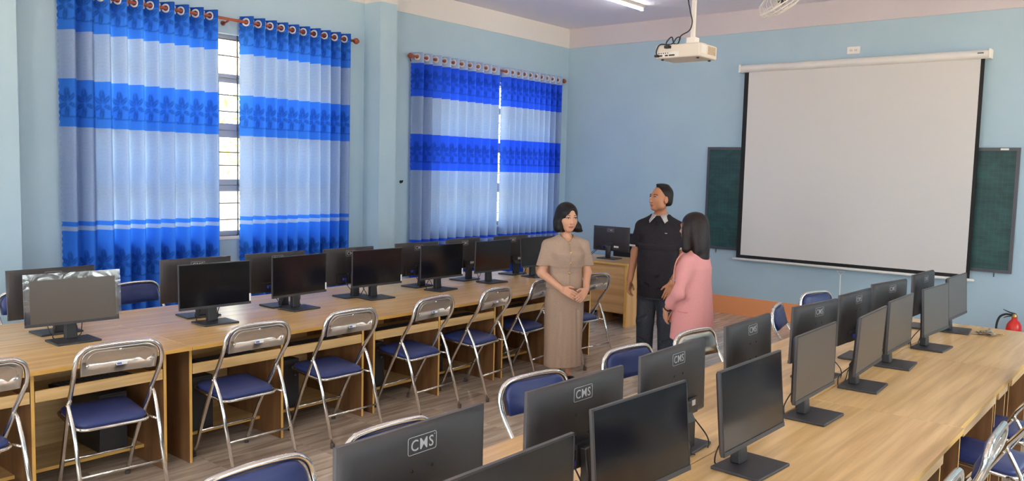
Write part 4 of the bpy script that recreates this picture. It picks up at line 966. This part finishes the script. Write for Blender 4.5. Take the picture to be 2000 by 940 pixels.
def hand_sdf(wrist, d, back, size=1.0, curl=0.5, side=1, spread=0.05):
    """wrist point, d = direction of the fingers, back = normal of the back of the hand, side = +1 when the thumb leaves towards d x back"""
    d = np.array(d, float); d /= np.linalg.norm(d); n = np.array(back, float); n -= d*(n @ d); n /= np.linalg.norm(n); u = np.cross(d, n)*side
    w = np.array(wrist, float); s = SDF(); L = size
    for a in (-0.024, -0.008, 0.008, 0.024): s.cap(w+d*0.012*L+u*a*0.75*L, w+d*0.082*L+u*a*1.1*L, 0.0135*L, 0.0115*L, 0.012)
    for a, ln in ((0.030, 0.066), (0.0105, 0.074), (-0.0095, 0.069), (-0.0285, 0.054)):
        p = w+d*0.085*L+u*a*L; ang = 0.25*curl; dirv = d + u*a*spread*10
        for seg, fr, r in ((0, 0.45, 0.0088), (1, 0.32, 0.0080), (2, 0.23, 0.0072)):
            dd = dirv*math.cos(ang) - n*math.sin(ang); q = p + dd/np.linalg.norm(dd)*ln*fr*L; s.cap(p, q, r*L, (r-0.0006)*L, 0.004); p = q; ang += 0.55*curl
    p = w+d*0.022*L+u*0.026*L; q = p+(d*0.72+u*0.62-n*0.25)*0.042*L; s.cap(p, q, 0.0125*L, 0.0105*L, 0.008); s.cap(q, q+(d*0.9+u*0.22-n*0.3)*0.036*L, 0.0098*L, 0.008*L, 0.004)
    return s
def limb(s, pts, rad, k=0.02):
    for i in range(len(pts)-1): s.cap(pts[i], pts[i+1], rad[i], rad[i+1], k)
    return s
SKIN = mat('skin', lin(206, 156, 128), 0.5, spec=0.4, **{'Subsurface Weight': 0.08, 'Subsurface Radius': (0.01, 0.004, 0.002)})
SKIN_M = mat('tanned skin', lin(176, 120, 88), 0.45, spec=0.5, **{'Subsurface Weight': 0.06, 'Subsurface Radius': (0.01, 0.004, 0.002)})
LIP = mat('lips', lin(176, 96, 88), 0.4); LIP_M = mat('lips darker', lin(146, 88, 70), 0.45)
HAIR = noisy('black hair', lin(8, 7, 9), lin(20, 17, 18), (60, 60, 3), 3, 3, rough=0.45, spec=0.3, rand=False, bump=0.3)
HAIRB = noisy('dark brown hair', lin(12, 9, 10), lin(44, 29, 26), (60, 60, 3), 3, 3, rough=0.45, spec=0.3, rand=False, bump=0.4)
EYEW = mat('eye white', lin(222, 214, 206), 0.3); EYED = mat('iris', lin(22, 14, 12), 0.15)
def cloth_mat(name, c1, c2, sc=220, rough=0.8): return noisy(name, c1, c2, (1, 1, 1), sc, 2, 0.35, 0.65, rough=rough, spec=0.25, rand=False, bump=0.12)
BEIGE = cloth_mat('beige tweed', lin(158, 136, 120), lin(172, 150, 133)); POLO = cloth_mat('black pique knit', lin(26, 24, 28), lin(44, 40, 46), 300)
GREYK = cloth_mat('light grey knit', lin(178, 172, 170), lin(198, 192, 190)); TROUS = cloth_mat('charcoal trousers', lin(46, 50, 58), lin(62, 66, 76), 150)
PINK = cloth_mat('pink suiting', lin(216, 150, 150), lin(222, 158, 158), 180); BLKT = cloth_mat('black trousers cloth', lin(22, 20, 24), lin(34, 32, 36))
GOLD = mat('gold', lin(212, 172, 104), 0.3, 1.0); SHOE = mat('black leather', lin(24, 22, 24), 0.3)

def finish_head(root, body, Rm, t, male, brow_mat, hk):
    """eyes and brows placed on the head; returns nothing"""
    w = 1.06 if male else 1.0
    at_ = lambda x, y, z: Rm @ np.array([x, y, z])*hk + t
    R = Matrix([list(r) for r in Rm])
    for q in (-1, 1):
        e = MB()
        e.sphere(at_(q*0.032*w, 0.0705, 0.001), (0.0155*hk, 0.010*hk, 0.0062*hk), 0, 12, 8, R)
        e.sphere(at_(q*0.032*w, 0.0752, 0.0012), (0.0070*hk, 0.006*hk, 0.0062*hk), 1, 10, 6, R)
        e.build('eye', [EYEW, EYED], body)
        lid = [at_(q*x*w, y, z) for x, y, z in ((0.016, 0.0785, 0.002), (0.024, 0.0815, 0.0075), (0.034, 0.081, 0.0075), (0.049, 0.072, 0.001))]
        MB().tube(bez(lid, 9), 0.0024, 5).build('eyelashes', EYED, body)
        br = [at_(q*x*w, y, z) for x, y, z in ((0.014, 0.0812, 0.0205), (0.028, 0.0822, 0.0245), (0.043, 0.0745, 0.024), (0.055, 0.064, 0.018))]
        MB().tube(bez(br, 9), [0.0036 if male else 0.0026]*10, 6).build('eyebrow', brow_mat, body)
def person(label, loc, yaw, body_sdf, Rm, t, male, skin_mats, brow, hk=1.0):
    root = thing('person', label, 'person', loc, yaw)
    V, F = body_sdf.mesh(0.005)
    c = V[F].mean(1); hl = (c - t) @ Rm / hk
    w = 1.06 if male else 1.0
    lips = ((hl[:,0]/(0.024*w))**2 + ((hl[:,2]+0.0695)/0.0085)**2 < 1) & (hl[:,1] > 0.06)
    b = np_obj('body', V, F, skin_mats, root, lips.astype(int))
    finish_head(root, b, Rm, t, male, brow, hk)
    return root, b
def garment(name, sdf, m, root, h=0.006):
    V, F = sdf.mesh(h); return np_obj(name, V, F, m, root)

def folds(s, pts, r, k, op='s'):
    for a, b in pts: s.cap(a, b, r, r*0.6, k, op)
    return s

# ---- woman in the beige suit
def woman_beige():
    Rm = rotz(math.radians(8)) @ rotx(math.radians(-4)); t = np.array([0.0, 0.015, 1.478]); hk = 1.07
    s = SDF()
    s.loft([(0.74, 0, 0, 0.15, 0.11), (0.84, 0, 0, 0.155, 0.11), (0.99, 0, 0, 0.125, 0.095), (1.16, 0, 0.01, 0.14, 0.105), (1.23, 0, 0, 0.14, 0.08), (1.28, 0, -0.005, 0.11, 0.06), (1.32, 0, -0.008, 0.05, 0.045)], 0.03)
    s.cap((0, -0.012, 1.28), (0, 0.0, 1.41), 0.047, 0.044, 0.02)
    s = s + head_sdf().moved(Rm, t, hk)
    arm_r = [(0.158, -0.003, 1.215), (0.218, 0.0, 0.985), (0.095, 0.185, 0.865)]; arm_l = [(-0.158, -0.003, 1.215), (-0.205, 0.01, 0.985), (-0.14, 0.165, 0.85)]
    for a in (arm_r, arm_l): limb(s, a, [0.042, 0.038, 0.026], 0.02)
    s = s + hand_sdf(arm_r[2], (-0.80, 0.36, -0.40), (0.28, 0.9, 0.25), 1.0, 0.55, -1)
    s = s + hand_sdf(arm_l[2], (0.62, 0.55, -0.48), (-0.35, 0.85, 0.2), 1.0, 0.6, 1)
    for q in (-1, 1):
        limb(s, [(q*0.085, 0, 0.76), (q*0.075, 0.015, 0.45), (q*0.062, -0.015, 0.10)], [0.075, 0.052, 0.030]); s.cap((q*0.062, -0.015, 0.30), (q*0.062, -0.02, 0.26), 0.045, 0.04, 0.03)
        s.cap((q*0.062, -0.035, 0.045), (q*0.07, 0.12, 0.03), 0.03, 0.022, 0.02)
    root, b = person('woman with black bob in beige short-sleeved top and long beige skirt, hands joined', (-4.285, 5.93, 0), math.atan2(-0.83, -0.56), s, Rm, t, False, [SKIN, LIP], HAIR, hk)
    # top
    g = SDF().loft([(0.85, 0, 0, 0.172, 0.128), (0.92, 0, 0, 0.162, 0.122), (0.99, 0, 0, 0.147, 0.113), (1.10, 0, 0.012, 0.155, 0.125), (1.16, 0, 0.014, 0.158, 0.128), (1.23, 0, 0, 0.165, 0.10), (1.275, 0, -0.005, 0.135, 0.078), (1.305, 0, -0.008, 0.078, 0.066), (1.315, 0, -0.008, 0.062, 0.06)], 0.02)
    g.ell((0.062, 0.085, 1.145), (0.065, 0.05, 0.06), 0.04); g.ell((-0.062, 0.085, 1.145), (0.065, 0.05, 0.06), 0.04)
    for q in (-1, 1): g.cap((q*0.165, -0.003, 1.222), (q*0.214, 0.0, 1.02), 0.055, 0.062, 0.05).cap((q*0.07, -0.005, 1.285), (q*0.16, -0.003, 1.228), 0.035, 0.052, 0.03)
    g.cut((0, 0, 1.05), (0.0, 0, -1.0))
    base = SDF().loft([(0.855, 0, 0, 0.174, 0.130), (0.92, 0, 0, 0.163, 0.123), (0.99, 0, 0, 0.149, 0.114), (1.10, 0, 0.012, 0.156, 0.125)], 0.02); g = g + base
    g.cap((0, 0.03, 1.32), (0, 0.06, 1.30), 0.058, 0.03, 0.006, 's')
    top = garment('top', g, BEIGE, root)
    for z, y in ((1.255, 0.085), (1.175, 0.135), (1.085, 0.139), (0.995, 0.117)): MB().sphere((0.0, y, z), (0.011, 0.006, 0.011), 0, 10, 6).build('button', GOLD, top)
    MB().tube(bez([(0.0, 0.098, 1.27), (0.0, 0.138, 1.16), (0.0, 0.139, 1.08), (0.0, 0.118, 0.99), (0.0, 0.132, 0.87)], 20), 0.003, 5).build('placket', BEIGE, top)
    sk = SDF().loft([(0.15, 0.0, 0.0, 0.168, 0.138), (0.30, 0, 0, 0.168, 0.138), (0.55, 0, 0, 0.174, 0.138), (0.72, 0, 0, 0.178, 0.132), (0.82, 0, 0, 0.166, 0.124), (0.90, 0, 0, 0.15, 0.112)], 0.01, n=2.2)
    for x, y in ((0.05, 0.14), (-0.06, 0.14), (0.11, 0.12), (-0.12, 0.115), (0.0, 0.15)): sk.cap((x*0.7, y+0.012, 0.66), (x, y+0.012, 0.14), 0.006, 0.016, 0.03, 's')
    garment('skirt', sk, BEIGE, root)
    for q in (-1, 1):
        sh = SDF().cap((q*0.062, -0.04, 0.036), (q*0.07, 0.125, 0.03), 0.038, 0.032, 0.02).cut((0, 0, 0.006), (0, 0, -1)).cut((0, 0, 0.048), (0, -0.3, 1))
        garment('shoe', sh, SHOE, root, 0.005)
    hr = SDF().ell((0, -0.02, 0.032), (0.089, 0.106, 0.093), 0.02).ell((0, -0.032, -0.05), (0.104, 0.088, 0.10), 0.04).ell((-0.09, 0.015, -0.085), (0.034, 0.05, 0.048), 0.03).ell((0.09, 0.015, -0.08), (0.03, 0.05, 0.05), 0.03).ell((-0.118, 0.012, -0.112), (0.022, 0.03, 0.016), 0.03)
    hr.ell((-0.008, 0.115, -0.045), (0.063, 0.095, 0.108), 0.012, 's').ell((-0.02, 0.10, 0.045), (0.042, 0.045, 0.035), 0.015, 's').cut((0, 0, -0.128), (0, 0.1, -1), 0.02)
    garment('hair', hr.moved(Rm, t, hk), HAIR, root, 0.005)
    for q in (-1, 1): MB().lathe([(0.006, -0.004), (0.009, 0.0), (0.006, 0.004)], tuple(Rm @ np.array([q*0.079, 0.0, -0.052])*hk + t), 10).build('earring', GOLD, root)
    MB().tube([(0.056*math.cos(a), 0.018+0.055*math.sin(a), 1.318-0.022*math.sin(a)) for a in np.linspace(0, 2*PI, 24, endpoint=False)], 0.002, 5, closed=True).build('necklace', GOLD, root)
woman_beige()

# ---- man in the black polo shirt
def man_black():
    Rm = rotz(math.radians(-40)) @ rotx(math.radians(6)); t = np.array([0.0, 0.035, 1.648]); hk = 1.10
    s = SDF()
    s.loft([(0.78, 0, 0.01, 0.165, 0.12), (0.95, 0, 0.01, 0.17, 0.125), (1.15, 0, 0.015, 0.165, 0.12), (1.33, 0, 0.0, 0.165, 0.115), (1.40, 0, -0.005, 0.15, 0.085), (1.455, 0, -0.012, 0.10, 0.065), (1.50, 0, -0.015, 0.065, 0.055)], 0.03)
    s.cap((0, -0.02, 1.46), (0.0, 0.012, 1.585), 0.060, 0.056, 0.02)
    s = s + head_sdf(True).moved(Rm, t, hk)
    arm_r = [(0.180, -0.01, 1.37), (0.238, -0.02, 1.11), (0.258, 0.07, 0.85)]; arm_l = [(-0.180, -0.01, 1.37), (-0.235, -0.03, 1.11), (-0.165, 0.12, 0.85)]
    for a in (arm_r, arm_l): limb(s, a, [0.050, 0.043, 0.030], 0.02)
    s = s + hand_sdf(arm_r[2], (-0.02, 0.22, -1.0), (0.9, -0.1, 0.0), 1.08, 0.75, 1)
    s = s + hand_sdf(arm_l[2], (0.26, 0.16, -0.95), (-0.45, 0.85, 0.05), 1.08, 0.5, 1)
    for q in (-1, 1):
        limb(s, [(q*0.09, 0.01, 0.80), (q*0.10, 0.02, 0.46), (q*0.105, -0.01, 0.09)], [0.088, 0.058, 0.036]); s.cap((q*0.105, -0.04, 0.05), (q*0.125, 0.16, 0.035), 0.04, 0.03, 0.02)
    root, b = person('man with short dark hair in black polo shirt with grey collar, looking up left', (-3.97, 7.02, 0), math.atan2(-0.25, -0.97), s, Rm, t, True, [SKIN_M, LIP_M], HAIR, hk)
    g = SDF().loft([(0.70, 0, 0.012, 0.188, 0.142), (0.80, 0, 0.015, 0.194, 0.152), (0.95, 0, 0.02, 0.20, 0.165), (1.10, 0, 0.02, 0.192, 0.158), (1.30, 0, 0.006, 0.185, 0.138), (1.38, 0, 0, 0.175, 0.108), (1.435, 0, -0.008, 0.135, 0.084), (1.48, 0, -0.012, 0.085, 0.072)], 0.02)
    for q in (-1, 1): g.cap((q*0.182, -0.01, 1.365), (q*0.228, -0.015, 1.16), 0.062, 0.068, 0.05).cap((q*0.07, -0.012, 1.455), (q*0.175, -0.01, 1.375), 0.040, 0.056, 0.03)
    arms_cut = SDF(); g.cut((0, 0, 1.172), (0, 0, -1.0))
    g = g + SDF().loft([(0.70, 0, 0.012, 0.190, 0.144), (0.80, 0, 0.015, 0.195, 0.153), (0.95, 0, 0.02, 0.201, 0.166), (1.10, 0, 0.02, 0.196, 0.159), (1.20, 0, 0.014, 0.196, 0.148)], 0.02)
    for a in (((0.05, 0.16, 0.82), (0.16, 0.10, 0.88)), ((-0.04, 0.165, 0.78), (-0.16, 0.10, 0.84)), ((-0.02, 0.175, 0.9), (-0.14, 0.12, 0.98))): g.cap(a[0], a[1], 0.006, 0.003, 0.02, 's')
    g.cap((0, 0.10, 1.50), (0, 0.105, 1.45), 0.03, 0.008, 0.006, 's')
    shirt = garment('polo_shirt', g, POLO, root)
    for q in (-1, 1):
        bnd = SDF().cap((q*0.219, -0.0145, 1.20), (q*0.228, -0.015, 1.16), 0.0705, 0.0712, 0.01).cut((0, 0, 1.192), (0, 0, 1)).cut((0, 0, 1.170), (0, 0, -1))
        garment('sleeve_band', bnd, GREYK, shirt, 0.005)
    # collar: two leaves around the neck
    mb = MB(); n = 40; vs = []
    for i in range(n+1):
        u = i/n*2-1                                    # -1..1 from one front point round the back to the other
        a = PI/2 + PI + u*math.radians(166); f = abs(u)**4; sd = 1 if u > 0 else -1
        c, sn = math.cos(a), math.sin(a)
        zt = 1.512 - 0.030*abs(u)**2
        top = (0.064*c, -0.006+0.066*sn, zt); fold = (0.070*c, -0.006+0.073*sn, zt+0.006)
        al = a - sd*math.radians(22)*f                  # the front ends spread sideways into points
        ro = 0.098 + 0.030*f; low = (ro*math.cos(al), -0.006+(ro+0.004)*math.sin(al), 1.462-0.020*abs(u)-0.028*f)
        vs += [top, fold, low]
    fs = [(i*3+k, i*3+k+1, (i+1)*3+k+1, (i+1)*3+k) for i in range(n) for k in range(2)]
    mb.add(vs, fs, 0, True); col = mb.build('collar', GREYK, shirt); so_ = col.modifiers.new('thick', 'SOLIDIFY'); so_.thickness = 0.004
    MB().box(-0.105, -0.085, 0.118, 0.1265, 1.318, 1.324).build('chest_emblem', M_LOGO, shirt)
    for z, y in ((1.43, 0.083), (1.38, 0.113)): MB().sphere((0, y, z), (0.006, 0.004, 0.006), 0, 8, 5).build('button', M_BLACK, shirt)
    MB().tube(bez([(0.014, 0.088, 1.435), (0.014, 0.122, 1.36), (0.014, 0.138, 1.30)], 10), 0.002, 5).build('placket', POLO, shirt)
    tr = SDF().loft([(0.68, 0, 0.01, 0.182, 0.13), (0.78, 0, 0.01, 0.182, 0.135), (0.90, 0, 0.01, 0.172, 0.13)], 0.02)
    for q in (-1, 1): limb(tr, [(q*0.09, 0.01, 0.76), (q*0.103, 0.02, 0.45), (q*0.108, -0.005, 0.06)], [0.105, 0.085, 0.076], 0.02)
    for q in (-1, 1):
        for a in (((q*0.06, 0.11, 0.52), (q*0.16, 0.09, 0.47)), ((q*0.06, 0.09, 0.26), (q*0.17, 0.07, 0.30)), ((q*0.05, 0.085, 0.14), (q*0.17, 0.06, 0.10))): tr.cap(a[0], a[1], 0.007, 0.004, 0.02, 's')
    tr.cut((0, 0, 0.055), (0, 0, -1)); garment('trousers', tr, TROUS, root)
    for q in (-1, 1):
        sh = SDF().cap((q*0.105, -0.04, 0.045), (q*0.125, 0.17, 0.036), 0.047, 0.042, 0.02).cut((0, 0, 0.006), (0, 0, -1)); garment('shoe', sh, SHOE, root, 0.006)
    hr = SDF().ell((0, -0.030, 0.040), (0.083, 0.090, 0.084), 0.02).ell((0, -0.055, -0.02), (0.080, 0.060, 0.066), 0.03)
    hr.ell((0, 0.110, -0.045), (0.105, 0.108, 0.130), 0.012, 's')
    for q in (-1, 1): hr.ell((q*0.085, 0.012, -0.045), (0.03, 0.036, 0.045), 0.008, 's')
    hr.ell((0.0, -0.01, 0.112), (0.05, 0.06, 0.016), 0.02).cut((0, 0, -0.075), (0, -0.2, -1), 0.01)
    garment('hair', hr.moved(Rm, t, hk), HAIR, root, 0.005)
    a = np.array(arm_l[1]); c = np.array(arm_l[2]); p = a+(c-a)*0.9; T = Matrix.Translation(Vector(p)) @ Vector(c-a).to_track_quat('Z', 'Y').to_matrix().to_4x4()
    MB().tube([(0.034*math.cos(q), 0.034*math.sin(q), 0) for q in np.linspace(0, 2*PI, 20, endpoint=False)], 0.006, 6, closed=True).xform(T).build('watch', M_STEEL, root)
man_black()

# ---- woman in the pink blazer, seen from behind her left shoulder
def woman_pink():
    Rm = rotz(math.radians(-4)) @ rotx(math.radians(2)); t = np.array([0.0, 0.03, 1.445]); hk = 1.08
    s = SDF()
    s.loft([(0.70, 0, 0, 0.15, 0.115), (0.84, 0, 0, 0.155, 0.115), (0.97, 0, 0, 0.125, 0.095), (1.12, 0, 0.01, 0.14, 0.105), (1.20, 0, 0, 0.145, 0.08), (1.25, 0, -0.005, 0.10, 0.06), (1.28, 0, -0.008, 0.05, 0.045)], 0.03)
    s.cap((0, -0.012, 1.25), (0, 0.01, 1.385), 0.047, 0.044, 0.02)
    s = s + head_sdf().moved(Rm, t, hk)
    arm_l = [(-0.150, -0.01, 1.17), (-0.195, 0.03, 0.92), (-0.135, 0.175, 0.765)]; arm_r = [(0.150, -0.01, 1.17), (0.190, 0.03, 0.92), (0.12, 0.175, 0.76)]
    for a in (arm_r, arm_l): limb(s, a, [0.046, 0.037, 0.026], 0.02)
    s = s + hand_sdf(arm_l[2], (0.45, 0.22, -0.85), (-0.7, 0.6, -0.1), 1.0, 0.5, 1)
    s = s + hand_sdf(arm_r[2], (-0.42, 0.25, -0.85), (0.7, 0.6, -0.1), 1.0, 0.5, -1)
    for q in (-1, 1):
        limb(s, [(q*0.085, 0, 0.72), (q*0.08, 0.015, 0.43), (q*0.075, -0.01, 0.09)], [0.078, 0.053, 0.032]); s.cap((q*0.075, -0.03, 0.045), (q*0.085, 0.13, 0.03), 0.03, 0.024, 0.02)
    root, b = person('woman with long dark hair in pink blazer, back turned to the camera', (-3.16, 6.18, 0), math.atan2(0.995, -0.08), s, Rm, t, False, [SKIN, LIP], HAIRB, hk)
    g = SDF().loft([(0.525, 0, -0.005, 0.186, 0.178), (0.70, 0, -0.005, 0.182, 0.168), (0.88, 0, -0.005, 0.170, 0.150), (1.0, 0, 0.0, 0.164, 0.142), (1.12, 0, 0.0, 0.166, 0.138), (1.19, 0, -0.008, 0.155, 0.108), (1.235, 0, -0.012, 0.12, 0.085), (1.265, 0, -0.012, 0.075, 0.066)], 0.02)
    for sh, el, wr in ((arm_l[0], arm_l[1], arm_l[2]), (arm_r[0], arm_r[1], arm_r[2])):
        e, w_ = np.array(el), np.array(wr); c = e+(w_-e)*0.58; d = (w_-e)/np.linalg.norm(w_-e)
        limb(g, [np.array(sh)*np.array([0.97, 1, 1]), e, c], [0.062, 0.058, 0.055], 0.04)
        for f_ in (0.15, 0.42): p = e+(w_-e)*f_; g.cap(p+np.array([-0.01, 0, 0.055]), p+np.array([0.02, 0.02, -0.03]), 0.010, 0.006, 0.02)
    for a in (((-0.195, -0.05, 0.98), (-0.20, 0.04, 0.82)), ((-0.06, -0.17, 1.05), (-0.10, -0.185, 0.6)), ((-0.17, -0.10, 1.08), (-0.19, -0.05, 0.95))): g.cap(a[0], a[1], 0.014, 0.008, 0.04, 's')
    jk = garment('blazer', g, PINK, root)
    MB().tube(bez([(-0.177, 0.055, 0.775), (-0.181, 0.01, 0.772), (-0.177, -0.035, 0.77)], 10), 0.006, 6).build('pocket_flap', PINK, jk)
    for q in (-1, 1): MB().tube(bez([(q*0.05, 0.058, 1.26), (q*0.085, 0.115, 1.18), (q*0.06, 0.15, 1.05), (q*0.02, 0.158, 0.92)], 14), [0.012]*6+[0.014]*4+[0.008]*4, 6, flat=0.5).build('lapel', PINK, jk)
    tr = SDF()
    for q in (-1, 1): limb(tr, [(q*0.088, 0, 0.72), (q*0.085, 0.015, 0.42), (q*0.08, -0.005, 0.06)], [0.080, 0.072, 0.066], 0.02)
    tr.cut((0, 0, 0.05), (0, 0, -1)); garment('trousers', tr, BLKT, root)
    for q in (-1, 1):
        sh = SDF().cap((q*0.075, -0.03, 0.042), (q*0.085, 0.135, 0.033), 0.038, 0.034, 0.02).cut((0, 0, 0.006), (0, 0, -1)); garment('shoe', sh, SHOE, root, 0.006)
    hr = SDF().ell((0, -0.022, 0.033), (0.088, 0.104, 0.090), 0.02).ell((0, -0.055, -0.06), (0.096, 0.080, 0.11), 0.04).ell((0, -0.085, -0.16), (0.095, 0.055, 0.11), 0.04).ell((0.0, -0.105, -0.23), (0.075, 0.035, 0.05), 0.03)
    for q in (-1, 1): hr.cap((q*0.075, 0.02, 0.0), (q*0.082, 0.0, -0.16), 0.028, 0.030, 0.03)
    hr.ell((0, 0.125, -0.045), (0.068, 0.088, 0.115), 0.012, 's').cut((0, 0, -0.27), (0.2, 0.2, -1), 0.02)
    garment('hair', hr.moved(Rm, t, hk), HAIRB, root, 0.005)
    a = np.array(arm_l[1]); c = np.array(arm_l[2]); p = a+(c-a)*0.9; T = Matrix.Translation(Vector(p)) @ Vector(c-a).to_track_quat('Z', 'Y').to_matrix().to_4x4()
    MB().tube([(0.031*math.cos(q), 0.031*math.sin(q), 0) for q in np.linspace(0, 2*PI, 20, endpoint=False)], 0.006, 6, closed=True).xform(T).build('watch', M_BLACK, root)
woman_pink()
